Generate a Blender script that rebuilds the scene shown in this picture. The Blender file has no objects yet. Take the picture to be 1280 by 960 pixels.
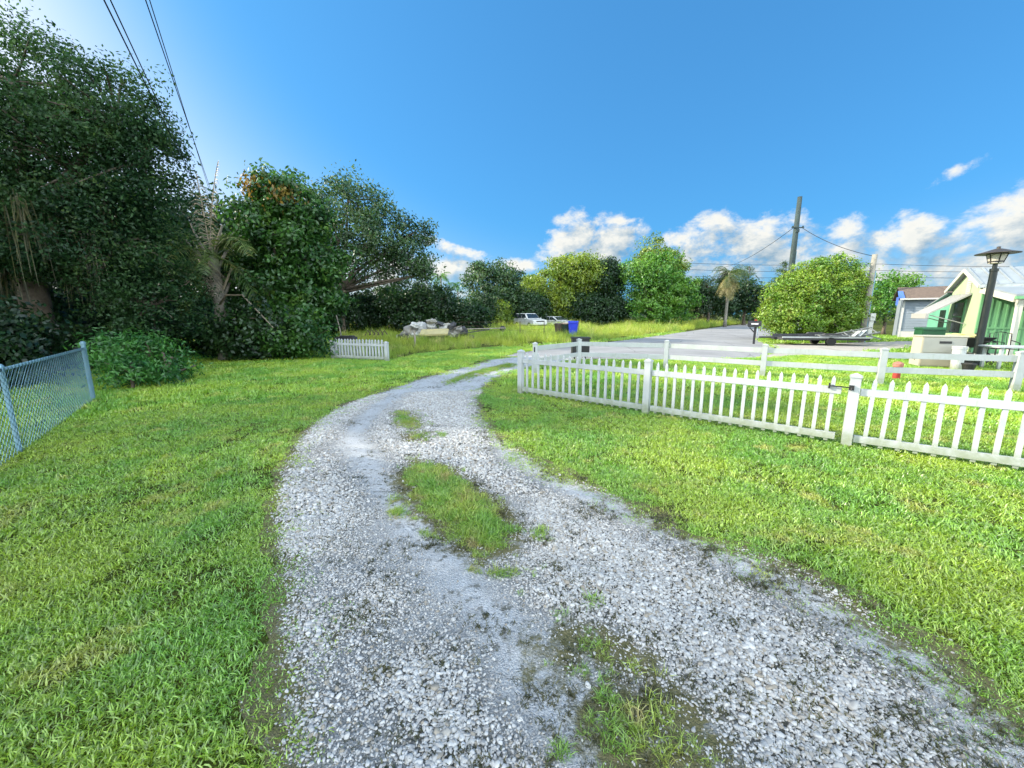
import bpy, bmesh, math, random
import numpy as np
from mathutils import Vector, Matrix, Euler

# ------------------------------------------------------------------ camera, world, sun, exposure
S = bpy.context.scene
COL = S.collection
R = math.radians
CAM_H, FPX, PITCH = 1.65, 490.0, math.atan(87/490)
cam = bpy.data.cameras.new("camera")
cam_o = bpy.data.objects.new("camera", cam)
COL.objects.link(cam_o)
cam.sensor_fit = 'HORIZONTAL'; cam.sensor_width = 36.0
cam.lens = 36.0*FPX/1280.0
cam.clip_start = 0.05; cam.clip_end = 6000
cam_o.location = (0, 0, CAM_H)
cam_o.rotation_euler = (math.pi/2 - PITCH, 0, 0)
S.camera = cam_o
S.view_settings.view_transform = 'Standard'
S.view_settings.look = 'None'
S.view_settings.gamma = 1.0
S.view_settings.use_curve_mapping = False
S.view_settings.exposure = 1.7
S.cycles.use_denoising = True
S.cycles.max_bounces = 5
S.cycles.diffuse_bounces = 2
S.cycles.glossy_bounces = 2
S.cycles.transmission_bounces = 3
S.cycles.transparent_max_bounces = 6
S.cycles.caustics_reflective = False
S.cycles.caustics_refractive = False

SUN_AZ, SUN_EL = R(-76), R(26)
sdir = Vector((math.cos(SUN_EL)*math.sin(SUN_AZ), math.cos(SUN_EL)*math.cos(SUN_AZ), math.sin(SUN_EL)))
sun = bpy.data.lights.new("sun", 'SUN')
sun.energy = 2.9; sun.angle = R(0.8); sun.color = (1.0, .90, .70)
sun_o = bpy.data.objects.new("sun", sun); COL.objects.link(sun_o)
sun_o.rotation_euler = sdir.to_track_quat('Z', 'Y').to_euler()

# pixel helpers (1280 x 960 photo pixels)
CT, ST = math.cos(PITCH), math.sin(PITCH)
def ray(x, y):
    dx, dy = (x-640)/FPX, (480-y)/FPX
    return dx, CT + dy*ST, -ST + dy*CT
def G(x, y, z=0.0):
    a, b, c = ray(x, y); t = (z-CAM_H)/c
    return (a*t, b*t)
def P(x, y, Y):
    a, b, c = ray(x, y); t = Y/b
    return Vector((a*t, Y, CAM_H + c*t))
def H(y, Y): return P(640, y, Y).z
def XA(x, y, Y): return P(x, y, Y).x
def azel(x, y):
    a, b, c = ray(x, y); return math.atan2(a, b), math.atan2(c, math.hypot(a, b))

# ------------------------------------------------------------------ node helper
class NT:
    def __init__(s, tree): s.t = tree; s.n = tree.nodes; s.l = tree.links
    def node(s, typ, **kw):
        n = s.n.new(typ)
        for k, v in kw.items():
            if k.startswith('i_'): n.inputs[k[2:].replace('_', ' ')].default_value = v
            else: setattr(n, k, v)
        return n
    def link(s, a, b): s.l.new(a, b)
    def math(s, op, a, b=None, c=None, clamp=False):
        n = s.n.new('ShaderNodeMath'); n.operation = op; n.use_clamp = clamp
        for i, v in enumerate((a, b, c)):
            if v is None: continue
            if isinstance(v, (int, float)): n.inputs[i].default_value = v
            else: s.link(v, n.inputs[i])
        return n.outputs[0]
    def vmath(s, op, a, b=None, scale=None):
        n = s.n.new('ShaderNodeVectorMath'); n.operation = op
        for i, v in enumerate((a, b)):
            if v is None: continue
            if isinstance(v, (tuple, list)): n.inputs[i].default_value = v
            else: s.link(v, n.inputs[i])
        if scale is not None: n.inputs['Scale'].default_value = scale
        return n.outputs[0] if op != 'DOT_PRODUCT' else n.outputs['Value']
    def mix(s, fac, a, b, blend='MIX'):
        n = s.n.new('ShaderNodeMix'); n.data_type = 'RGBA'; n.blend_type = blend
        ins = [i for i in n.inputs if i.enabled]
        for i, v in zip((0, 1, 2), (fac, a, b)):
            if isinstance(v, (int, float)): ins[i].default_value = v
            elif isinstance(v, (tuple, list)): ins[i].default_value = (v[0], v[1], v[2], 1)
            else: s.link(v, ins[i])
        return [o for o in n.outputs if o.enabled][0]
    def noise(s, vec, scale, detail=3, rough=.55, dist=0.0):
        n = s.n.new('ShaderNodeTexNoise'); n.inputs['Scale'].default_value = scale
        n.inputs['Detail'].default_value = detail; n.inputs['Roughness'].default_value = rough
        n.inputs['Distortion'].default_value = dist
        if vec is not None: s.link(vec, n.inputs['Vector'])
        return n.outputs['Fac']
    def sstep(s, v, a, b, lo=0.0, hi=1.0):
        n = s.n.new('ShaderNodeMapRange'); n.interpolation_type = 'SMOOTHSTEP'
        s.link(v, n.inputs[0])
        for i, q in enumerate((a, b, lo, hi)): n.inputs[i+1].default_value = q
        return n.outputs[0]
    def lin(s, v, a, b, lo=0.0, hi=1.0):
        n = s.n.new('ShaderNodeMapRange'); s.link(v, n.inputs[0])
        for i, q in enumerate((a, b, lo, hi)): n.inputs[i+1].default_value = q
        return n.outputs[0]

# ------------------------------------------------------------------ world: Nishita sky and clouds
W = bpy.data.worlds.new("World"); S.world = W; W.use_nodes = True
SKY = 0.15
def cloud_group():
    g = bpy.data.node_groups.new("cloud_field", 'ShaderNodeTree')
    g.interface.new_socket("Vector", in_out='INPUT', socket_type='NodeSocketVector')
    g.interface.new_socket("Density", in_out='OUTPUT', socket_type='NodeSocketFloat')
    T = NT(g); gi = T.n.new('NodeGroupInput'); go = T.n.new('NodeGroupOutput')
    v = T.vmath('NORMALIZE', gi.outputs[0])
    sp = T.n.new('ShaderNodeSeparateXYZ'); T.link(v, sp.inputs[0])
    az = T.math('ARCTAN2', sp.outputs[0], sp.outputs[1])
    el = T.math('ARCSINE', sp.outputs[2])
    # cloud banks in the sky: pixel centre, half sizes in pixels, tilt (rise per run), weight
    blobs = [(716, 300, 34, 30, 0, 1), (768, 292, 34, 26, 0, 1), (752, 322, 70, 26, 0, .9),
             (884, 300, 50, 34, 0, 1), (950, 298, 66, 32, 0, 1), (900, 335, 90, 22, 0, .9), (985, 325, 60, 20, .15, .85),
             (1058, 288, 30, 20, .75, .85), (1045, 318, 50, 20, .3, .9), (1108, 302, 30, 22, .4, .9), (1140, 296, 34, 26, .3, .95),
             (1200, 308, 60, 18, .3, .75), (1295, 285, 95, 56, .45, 1.1), (1240, 322, 80, 28, .5, .9), (1160, 335, 120, 24, 0, .7),
             (575, 314, 46, 9, -.28, .85), (560, 338, 50, 18, 0, .8), (630, 330, 40, 10, -.1, .7), (490, 345, 120, 26, 0, .75), (1196, 216, 30, 7, .4, .30), (1130, 268, 20, 7, .4, .3)]
    cur = None
    ae = T.n.new('ShaderNodeCombineXYZ'); T.link(az, ae.inputs[0]); T.link(el, ae.inputs[1])
    for (x, y, rx, ry, tilt, wgt) in blobs:
        a0, e0 = azel(x, y)
        a1, _ = azel(x+rx, y); _, e1 = azel(x, y-ry)
        mp = T.n.new('ShaderNodeMapping'); mp.vector_type = 'TEXTURE'; T.link(ae.outputs[0], mp.inputs['Vector'])
        mp.inputs['Location'].default_value = (a0, e0, 0); mp.inputs['Rotation'].default_value = (0, 0, math.atan(tilt))
        mp.inputs['Scale'].default_value = (abs(a1-a0)*1.2, abs(e1-e0)*1.2, 1)
        b = T.math('MULTIPLY_ADD', T.vmath('DOT_PRODUCT', mp.outputs[0], mp.outputs[0]), -wgt, wgt)
        cur = b if cur is None else T.math('SMOOTH_MAX', cur, b, .25)
    # unseen broken cloud banks behind and beside the camera, added as fill light
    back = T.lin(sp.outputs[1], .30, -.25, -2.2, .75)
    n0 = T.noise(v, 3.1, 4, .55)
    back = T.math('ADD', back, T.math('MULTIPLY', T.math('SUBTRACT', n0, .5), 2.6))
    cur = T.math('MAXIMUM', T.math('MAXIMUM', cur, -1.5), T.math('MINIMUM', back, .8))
    st = T.vmath('MULTIPLY', v, (1, 1, 1.5))
    n1 = T.noise(st, 13.0, 9, .64, .25)
    n2 = T.noise(st, 34.0, 5, .6)
    d = T.math('ADD', cur, T.math('ADD', T.math('MULTIPLY', T.math('SUBTRACT', n1, .5), 3.4), T.math('MULTIPLY', T.math('SUBTRACT', n2, .5), 1.1)))
    T.link(d, go.inputs[0])
    return g
def build_world():
    T = NT(W.node_tree); T.n.clear()
    out = T.n.new('ShaderNodeOutputWorld'); bg = T.n.new('ShaderNodeBackground')
    bg.inputs['Strength'].default_value = SKY
    sky = T.n.new('ShaderNodeTexSky'); sky.sky_type = 'NISHITA'; sky.sun_disc = False
    sky.sun_elevation = SUN_EL; sky.sun_rotation = SUN_AZ
    sky.altitude = 0; sky.air_density = 1.0; sky.dust_density = 1.4; sky.ozone_density = 3.0
    tc = T.n.new('ShaderNodeTexCoord'); d = tc.outputs['Generated']
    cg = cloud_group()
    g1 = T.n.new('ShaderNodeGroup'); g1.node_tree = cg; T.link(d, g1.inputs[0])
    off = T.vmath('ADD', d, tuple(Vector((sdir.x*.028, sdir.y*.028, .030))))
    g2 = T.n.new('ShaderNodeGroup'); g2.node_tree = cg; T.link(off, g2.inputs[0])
    dens = T.sstep(g1.outputs[0], .0, 1.0)
    lit = T.lin(T.math('SUBTRACT', g1.outputs[0], g2.outputs[0]), -.75, .75)
    thick = T.sstep(g1.outputs[0], .3, 1.5)
    lit = T.math('SUBTRACT', lit, T.math('MULTIPLY', thick, .18), clamp=True)
    ccol = T.mix(lit, (.48, .82, 1.12), (2.3, 2.2, 1.95))
    hsv = T.n.new('ShaderNodeHueSaturation'); hsv.inputs['Saturation'].default_value = 1.0
    hsv.inputs['Value'].default_value = 1.0
    ga = T.n.new('ShaderNodeGamma'); ga.inputs['Gamma'].default_value = .5; T.link(sky.outputs[0], ga.inputs['Color'])
    bw = T.n.new('ShaderNodeRGBToBW'); T.link(ga.outputs[0], bw.inputs[0])
    tint = T.mix(T.sstep(bw.outputs[0], 1.66, 2.6), (.175, .56, .94), (.80, .86, .94))
    T.link(T.mix(1.0, ga.outputs[0], tint, 'MULTIPLY'), hsv.inputs['Color'])
    sp = T.n.new('ShaderNodeSeparateXYZ'); T.link(d, sp.inputs[0])
    rear_fill = T.lin(sp.outputs[1], .2, -.4, 1.0, 7.2)      # unseen rear clouds made far brighter than the visible ones, as fill
    vs = T.n.new('ShaderNodeVectorMath'); vs.operation = 'SCALE'; T.link(ccol, vs.inputs[0]); T.link(rear_fill, vs.inputs['Scale']); ccol = vs.outputs[0]
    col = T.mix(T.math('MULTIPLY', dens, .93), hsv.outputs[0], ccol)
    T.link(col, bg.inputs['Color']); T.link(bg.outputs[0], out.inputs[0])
build_world()
try: W.cycles.sampling_method = 'MANUAL'; W.cycles.sample_map_resolution = 512
except Exception: pass

# ------------------------------------------------------------------ materials
MATS = {}
def mat(name, col, rough=.7, var=.25, vscale=6.0, bump=0.0, bscale=40.0, metal=0.0, dirt=None, dirt_amt=.4, spec=.4, foot=None):
    """plain surface with mottled procedural colour, optional grime patches and bump"""
    if name in MATS: return MATS[name]
    m = bpy.data.materials.new(name); m.use_nodes = True
    T = NT(m.node_tree); b = m.node_tree.nodes['Principled BSDF']
    co = T.n.new('ShaderNodeTexCoord').outputs['Object']
    n = T.noise(co, vscale, 5, .6)
    lo = tuple(c*(1-var) for c in col); hi = tuple(min(1, c*(1+var)) for c in col)
    c = T.mix(T.lin(n, .3, .7), lo, hi)
    if dirt is not None:
        f = T.sstep(T.noise(co, vscale*.7, 6, .7), .5, .72, 0, dirt_amt)
        c = T.mix(f, c, dirt)
    if foot is not None:      # algae and splashed earth near the ground
        sp = T.n.new('ShaderNodeSeparateXYZ'); T.link(co, sp.inputs[0])
        zz = T.math('ADD', sp.outputs[2], T.math('MULTIPLY', T.math('SUBTRACT', T.noise(co, 9, 5, .7), .5), .5))
        c = T.mix(T.sstep(zz, .30, .0, 0, .75), c, foot)
        c = T.mix(T.sstep(T.noise(T.vmath('MULTIPLY', co, (14, 14, 2.5)), 1.0, 5, .7), .52, .75, 0, .45), c, foot)
    T.link(c, b.inputs['Base Color'])
    b.inputs['Metallic'].default_value = metal
    b.inputs['Specular IOR Level'].default_value = spec
    T.link(T.lin(n, .3, .7, max(0, rough-.1), min(1, rough+.1)), b.inputs['Roughness'])
    if bump:
        bp = T.n.new('ShaderNodeBump'); bp.inputs['Strength'].default_value = bump; bp.inputs['Distance'].default_value = .02
        T.link(T.noise(co, bscale, 6, .65), bp.inputs['Height']); T.link(bp.outputs[0], b.inputs['Normal'])
    MATS[name] = m; return m

def leaf_mat(name, c1, c2, c3=None, scale=.8, trans=.35, rnd=True, gloss=.12):
    if name in MATS: return MATS[name]
    m = bpy.data.materials.new(name); m.use_nodes = True
    T = NT(m.node_tree); T.n.clear()
    out = T.n.new('ShaderNodeOutputMaterial')
    geo = T.n.new('ShaderNodeNewGeometry')
    n = T.noise(geo.outputs['Position'], scale, 4, .6)
    c = T.mix(T.sstep(n, .36, .64), c1, c2)
    if c3 is not None:
        n2 = T.noise(geo.outputs['Position'], scale*2.6+.1, 3, .6)
        c = T.mix(T.sstep(n2, .54, .70), c, c3)
    if rnd:
        ri = T.math('ADD', T.math('MULTIPLY', geo.outputs['Random Per Island'], .8), .6)
        sc = T.n.new('ShaderNodeVectorMath'); sc.operation = 'SCALE'; T.link(c, sc.inputs[0]); T.link(ri, sc.inputs['Scale'])
        c = sc.outputs[0]
    d = T.n.new('ShaderNodeBsdfDiffuse'); T.link(c, d.inputs[0])
    tr = T.n.new('ShaderNodeBsdfTranslucent')
    tc = T.mix(.5, c, (.9, 1.0, .25), 'MULTIPLY'); T.link(T.mix(.6, c, tc), tr.inputs[0])
    mx = T.n.new('ShaderNodeMixShader'); mx.inputs[0].default_value = trans
    T.link(d.outputs[0], mx.inputs[1]); T.link(tr.outputs[0], mx.inputs[2])
    gl = T.n.new('ShaderNodeBsdfGlossy'); gl.inputs['Roughness'].default_value = .45; gl.inputs[0].default_value = (.8, .85, .9, 1)
    m2 = T.n.new('ShaderNodeMixShader'); m2.inputs[0].default_value = gloss*.35
    T.link(mx.outputs[0], m2.inputs[1]); T.link(gl.outputs[0], m2.inputs[2])
    T.link(m2.outputs[0], out.inputs[0])
    MATS[name] = m; return m

# ------------------------------------------------------------------ mesh helpers
def new_mesh(name, verts, faces, material=None, smooth=False):
    me = bpy.data.meshes.new(name); me.from_pydata([tuple(v) for v in verts], [], faces); me.update()
    if material: me.materials.append(material)
    if smooth: me.polygons.foreach_set('use_smooth', [True]*len(me.polygons))
    return me
def np_mesh(name, co, quads, material, tri=False):
    """co (N,3); quads (F,k) int array"""
    me = bpy.data.meshes.new(name); k = quads.shape[1]
    me.vertices.add(len(co)); me.vertices.foreach_set('co', np.ascontiguousarray(co, np.float32).ravel())
    me.loops.add(quads.size); me.loops.foreach_set('vertex_index', np.ascontiguousarray(quads, np.int32).ravel())
    me.polygons.add(len(quads)); me.polygons.foreach_set('loop_start', np.arange(0, quads.size, k, dtype=np.int32))
    me.polygons.foreach_set('loop_total', np.full(len(quads), k, np.int32))
    me.update(calc_edges=True); me.validate()
    if material: me.materials.append(material)
    return me
def link(name, me, parent=None, loc=None):
    o = bpy.data.objects.new(name, me); COL.objects.link(o)
    if parent is not None: o.parent = parent
    if loc is not None: o.location = loc
    return o
def tag(o, label=None, cat=None, group=None, kind=None):
    if label: o['label'] = label
    if cat: o['category'] = cat
    if group: o['group'] = group
    if kind: o['kind'] = kind
    return o
def thing(name, label, cat, loc=(0, 0, 0), rz=0.0, group=None):
    o = bpy.data.objects.new(name, None); COL.objects.link(o); o.empty_display_size = .2
    o.location = loc; o.rotation_euler = (0, 0, rz)
    return tag(o, label, cat, group)
def dup(root, loc, rz=0.0, scale=1.0, label=None, group=None):
    r = root.copy(); COL.objects.link(r); r.location = loc; r.rotation_euler = (0, 0, rz)
    r.scale = (scale,)*3 if isinstance(scale, (int, float)) else scale
    if label: r['label'] = label
    if group: r['group'] = group
    for ch in list(root.children):
        c = ch.copy(); COL.objects.link(c); c.parent = r
        for g in ch.children:
            d = g.copy(); COL.objects.link(d); d.parent = c
    return r

class MB:
    def __init__(s): s.v = []; s.f = []
    def add(s, vs, fs):
        o = len(s.v); s.v += [tuple(v) for v in vs]; s.f += [tuple(i+o for i in f) for f in fs]; return s
    def box(s, c, size, rz=0.0, rot=None):
        x, y, z = [q/2 for q in size]
        M = rot if rot is not None else Matrix.Rotation(rz, 3, 'Z')
        vs = [M @ Vector(p) + Vector(c) for p in [(-x,-y,-z),(x,-y,-z),(x,y,-z),(-x,y,-z),(-x,-y,z),(x,-y,z),(x,y,z),(-x,y,z)]]
        return s.add(vs, [(0,3,2,1),(4,5,6,7),(0,1,5,4),(1,2,6,5),(2,3,7,6),(3,0,4,7)])
    def beam(s, a, b, w, h, up=(0,0,1)):
        a, b = Vector(a), Vector(b); d = (b-a); L = d.length; d.normalize()
        side = d.cross(Vector(up)); side = side.normalized() if side.length > 1e-6 else Vector((1,0,0)); u = side.cross(d)
        M = Matrix((d, side, u)).transposed()
        return s.box((a+b)/2, (L, w, h), rot=M)
    def tube(s, pts, rad, n=8, cap=True):
        pts = [Vector(p) for p in pts]
        if isinstance(rad, (int, float)): rad = [rad]*len(pts)
        vs = []; fs = []
        ref = Vector((0.31, .2, 1)).normalized()
        for i, p in enumerate(pts):
            d = (pts[min(i+1, len(pts)-1)] - pts[max(i-1, 0)]).normalized()
            r = ref if abs(d.dot(ref)) < .95 else Vector((1, 0, 0))
            a = d.cross(r).normalized(); b = d.cross(a)
            for k in range(n):
                t = 2*math.pi*k/n; vs.append(p + (a*math.cos(t) + b*math.sin(t))*rad[i])
        for i in range(len(pts)-1):
            for k in range(n):
                fs.append((i*n+k, i*n+(k+1) % n, (i+1)*n+(k+1) % n, (i+1)*n+k))
        if cap: fs.append(tuple(range(n))); fs.append(tuple((len(pts)-1)*n+k for k in reversed(range(n))))
        return s.add(vs, fs)
    def lathe(s, c, prof, n=24):
        c = Vector(c); vs = []; fs = []
        for r, z in prof:
            for k in range(n):
                t = 2*math.pi*k/n; vs.append(c + Vector((r*math.cos(t), r*math.sin(t), z)))
        for i in range(len(prof)-1):
            for k in range(n): fs.append((i*n+k, i*n+(k+1) % n, (i+1)*n+(k+1) % n, (i+1)*n+k))
        fs.append(tuple(reversed(range(n)))); fs.append(tuple((len(prof)-1)*n+k for k in range(n)))
        return s.add(vs, fs)
    def prism(s, poly, axis_vec, depth):
        """poly: list of 3D points (planar), extruded by axis_vec*depth"""
        e = Vector(axis_vec)*depth; n = len(poly)
        vs = [Vector(p) for p in poly] + [Vector(p)+e for p in poly]
        fs = [tuple(range(n)), tuple(reversed(range(n, 2*n)))] + [(i, i+n, (i+1) % n+n, (i+1) % n) for i in range(n)]
        return s.add(vs, fs)
    def build(s, name, material, parent=None, bevel=0.0, smooth=False, loc=None):
        me = new_mesh(name, s.v, s.f, material, smooth)
        bm = bmesh.new(); bm.from_mesh(me); bmesh.ops.recalc_face_normals(bm, faces=bm.faces)
        if bevel: bmesh.ops.bevel(bm, geom=list(bm.edges), offset=bevel, segments=2, affect='EDGES', clamp_overlap=True)
        bm.to_mesh(me); bm.free()
        return link(name, me, parent, loc)

def in_poly(px, py, poly):
    px = np.asarray(px); py = np.asarray(py); ins = np.zeros(px.shape, bool)
    n = len(poly); j = n-1
    for i in range(n):
        xi, yi = poly[i]; xj, yj = poly[j]
        c = ((yi > py) != (yj > py)) & (px < (xj-xi)*(py-yi)/((yj-yi) if yj != yi else 1e-9) + xi)
        ins ^= c; j = i
    return ins
def seg_dist(px, py, line):
    d = np.full(np.shape(px), 1e9)
    for (x0, y0), (x1, y1) in zip(line[:-1], line[1:]):
        vx, vy = x1-x0, y1-y0; L = vx*vx+vy*vy+1e-9
        t = np.clip(((px-x0)*vx+(py-y0)*vy)/L, 0, 1)
        d = np.minimum(d, np.hypot(px-(x0+t*vx), py-(y0+t*vy)))
    return d
def vnoise(x, y, scale, seed=0):
    """cheap smooth value noise, 0..1"""
    x = np.asarray(x)*scale; y = np.asarray(y)*scale
    xi = np.floor(x).astype(np.int64); yi = np.floor(y).astype(np.int64); fx = x-xi; fy = y-yi
    fx = fx*fx*(3-2*fx); fy = fy*fy*(3-2*fy)
    def h(a, b):
        n = (a*374761393 + b*668265263 + seed*1442695041) & 0x7fffffff
        n = ((n ^ (n >> 13))*1274126177) & 0x7fffffff
        return ((n ^ (n >> 16)) & 0xffff)/65535.0
    return (h(xi, yi)*(1-fx)+h(xi+1, yi)*fx)*(1-fy) + (h(xi, yi+1)*(1-fx)+h(xi+1, yi+1)*fx)*fy
def fbm(x, y, scale, seed=0):
    return (vnoise(x, y, scale, seed)*.55 + vnoise(x, y, scale*2.1, seed+7)*.3 + vnoise(x, y, scale*4.3, seed+13)*.15)

# ------------------------------------------------------------------ scatter (stuff only: grass, weeds, pebbles)
def scatter(name, pts, scl, sources, rot=None, label=None, cat=None, seed=0):
    me = bpy.data.meshes.new(name); n = len(pts)
    me.vertices.add(n); me.vertices.foreach_set('co', np.ascontiguousarray(pts, np.float32).ravel())
    rng = np.random.default_rng(seed)
    if rot is None:
        rot = np.zeros((n, 3)); rot[:, 2] = rng.random(n)*6.283; rot[:, :2] = rng.normal(0, .12, (n, 2))
    a = me.attributes.new('rot', 'FLOAT_VECTOR', 'POINT'); a.data.foreach_set('vector', np.ascontiguousarray(rot, np.float32).ravel())
    a = me.attributes.new('scl', 'FLOAT', 'POINT'); a.data.foreach_set('value', np.ascontiguousarray(scl, np.float32))
    a = me.attributes.new('pick', 'INT', 'POINT'); a.data.foreach_set('value', rng.integers(0, len(sources), n).astype(np.int32))
    o = link(name, me); tag(o, label, cat, kind='stuff')
    g = bpy.data.node_groups.new(name+'_nodes', 'GeometryNodeTree')
    g.interface.new_socket("Geometry", in_out='INPUT', socket_type='NodeSocketGeometry')
    g.interface.new_socket("Geometry", in_out='OUTPUT', socket_type='NodeSocketGeometry')
    gi = g.nodes.new('NodeGroupInput'); go = g.nodes.new('NodeGroupOutput')
    j = g.nodes.new('GeometryNodeJoinGeometry')
    for sme in sources:
        so = bpy.data.objects.new(sme.name, sme)          # source shapes are never linked to the scene
        oi = g.nodes.new('GeometryNodeObjectInfo'); oi.inputs['Object'].default_value = so
        gt = g.nodes.new('GeometryNodeGeometryToInstance')
        g.links.new(oi.outputs['Geometry'], gt.inputs[0]); g.links.new(gt.outputs[0], j.inputs[0])
    def attr(nm, ty):
        q = g.nodes.new('GeometryNodeInputNamedAttribute'); q.data_type = ty; q.inputs['Name'].default_value = nm
        return [x for x in q.outputs if x.enabled][0]
    ip = g.nodes.new('GeometryNodeInstanceOnPoints')
    e = g.nodes.new('FunctionNodeEulerToRotation'); g.links.new(attr('rot', 'FLOAT_VECTOR'), e.inputs[0])
    g.links.new(gi.outputs[0], ip.inputs['Points']); g.links.new(j.outputs[0], ip.inputs['Instance'])
    ip.inputs['Pick Instance'].default_value = True
    g.links.new(attr('pick', 'INT'), ip.inputs['Instance Index']); g.links.new(e.outputs[0], ip.inputs['Rotation'])
    g.links.new(attr('scl', 'FLOAT'), ip.inputs['Scale']); g.links.new(ip.outputs[0], go.inputs[0])
    md = o.modifiers.new('scatter', 'NODES'); md.node_group = g
    return o

def tuft(name, n, h, spread, w, lean, material, seed, seg=3):
    rng = np.random.default_rng(seed); vs = []; fs = []
    for i in range(n):
        a = rng.random()*6.283; r = spread*math.sqrt(rng.random()); b = rng.random()*6.283
        L = h*(.55+.6*rng.random()); l0 = lean*(.4+.9*rng.random())
        base = np.array([r*math.cos(a), r*math.sin(a), -.01]); d = np.array([math.cos(b), math.sin(b), 0]); sd = np.array([-d[1], d[0], 0])
        tw = rng.normal(0, .5); sd = sd*math.cos(tw) + np.array([0, 0, 1])*math.sin(tw)
        p = base.copy(); o = len(vs); ang = l0*.45
        for k in range(seg+1):
            t = k/seg; ww = w*(.75+.5*t if t < .5 else 1.0)*(1-t**2.2)*.5
            if k < seg: vs += [p+sd*ww, p-sd*ww]
            else: vs.append(p.copy())
            p = p + (np.array([0, 0, 1])*math.cos(ang) + d*math.sin(ang))*L/seg; ang += l0*.75/seg*1.6
        for k in range(seg-1): fs.append((o+2*k, o+2*k+1, o+2*k+3, o+2*k+2))
        fs.append((o+2*(seg-1), o+2*(seg-1)+1, o+2*seg))
    return new_mesh(name, vs, fs, material)
# ------------------------------------------------------------------ setting: ground, driveway, road
def pos_mat(name):
    m = bpy.data.materials.new(name); m.use_nodes = True
    T = NT(m.node_tree); b = m.node_tree.nodes['Principled BSDF']
    p = T.n.new('ShaderNodeNewGeometry').outputs['Position']
    return m, T, b, p
def ground_material():
    m, T, b, p = pos_mat('lawn_soil')
    n1 = T.noise(p, .45, 5, .6); n2 = T.noise(p, 9, 5, .7); n3 = T.noise(p, 60, 4, .7)
    c = T.mix(T.sstep(n1, .35, .65), (.045, .065, .014), (.10, .12, .022))
    c = T.mix(T.sstep(n2, .50, .72), c, (.15, .14, .04))
    c = T.mix(T.sstep(n3, .42, .62, 0, .55), c, (.02, .028, .008))
    T.link(c, b.inputs['Base Color']); b.inputs['Roughness'].default_value = .95; b.inputs['Specular IOR Level'].default_value = .1
    bp = T.n.new('ShaderNodeBump'); bp.inputs['Strength'].default_value = .9; bp.inputs['Distance'].default_value = .05
    T.link(T.noise(p, 28, 6, .7), bp.inputs['Height']); T.link(bp.outputs[0], b.inputs['Normal'])
    return m
def gravel_material():
    """fine crushed shell; 'loose' = stony stretches between the wheel tracks, 'soil' = earth under grass and along the edges"""
    m, T, b, p = pos_mat('crushed_shell')
    at = T.n.new('ShaderNodeAttribute'); at.attribute_name = 'loose'; loose = at.outputs['Fac']
    as_ = T.n.new('ShaderNodeAttribute'); as_.attribute_name = 'soil'; soil = as_.outputs['Fac']
    nz = T.n.new('ShaderNodeTexNoise'); nz.inputs['Scale'].default_value = 25; T.link(p, nz.inputs['Vector'])
    wv = T.vmath('ADD', p, T.vmath('SCALE', nz.outputs['Color'], None, .03))
    v = T.n.new('ShaderNodeTexVoronoi'); v.inputs['Scale'].default_value = 95; T.link(wv, v.inputs['Vector'])
    sc = T.n.new('ShaderNodeSeparateColor'); T.link(v.outputs['Color'], sc.inputs[0])
    fine = T.noise(p, 170, 3, .7)
    c = T.mix(sc.outputs[0], (.40, .41, .435), (.60, .615, .645))
    c = T.mix(T.sstep(fine, .45, .65, 0, .5), c, (.60, .62, .66))
    c = T.mix(T.sstep(T.noise(p, 2.2, 5, .7), .45, .70, 0, .45), c, (.30, .29, .28))
    gap = T.sstep(v.outputs['Distance'], .40, .70)
    c = T.mix(T.math('MULTIPLY', gap, T.math('MULTIPLY_ADD', loose, .55, .12)), c, (.10, .095, .085))
    c = T.mix(T.math('MULTIPLY', loose, .92), c, (.06, .06, .052))
    spk = T.math('MULTIPLY', T.sstep(T.noise(p, 16, 5, .75), .52, .62), T.sstep(T.noise(p, 2.0, 4, .6), .40, .58))
    c = T.mix(T.math('MULTIPLY', spk, .8), c, (.075, .075, .05))
    sm = T.sstep(T.math('ADD', soil, T.math('MULTIPLY', T.math('SUBTRACT', T.noise(p, 9, 6, .8), .5), 2.6)), .30, .95, 0, .97)
    c = T.mix(sm, c, T.mix(T.noise(p, 30, 4, .7), (.06, .075, .02), (.22, .19, .10)))
    T.link(c, b.inputs['Base Color']); b.inputs['Roughness'].default_value = .9; b.inputs['Specular IOR Level'].default_value = .15
    bp = T.n.new('ShaderNodeBump'); bp.inputs['Strength'].default_value = .9; bp.inputs['Distance'].default_value = .012
    hgt = T.math('SUBTRACT', T.math('ADD', fine, T.noise(p, 35, 4, .7)), T.math('MULTIPLY', v.outputs['Distance'], .9))
    T.link(hgt, bp.inputs['Height']); T.link(bp.outputs[0], b.inputs['Normal'])
    return m
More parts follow.
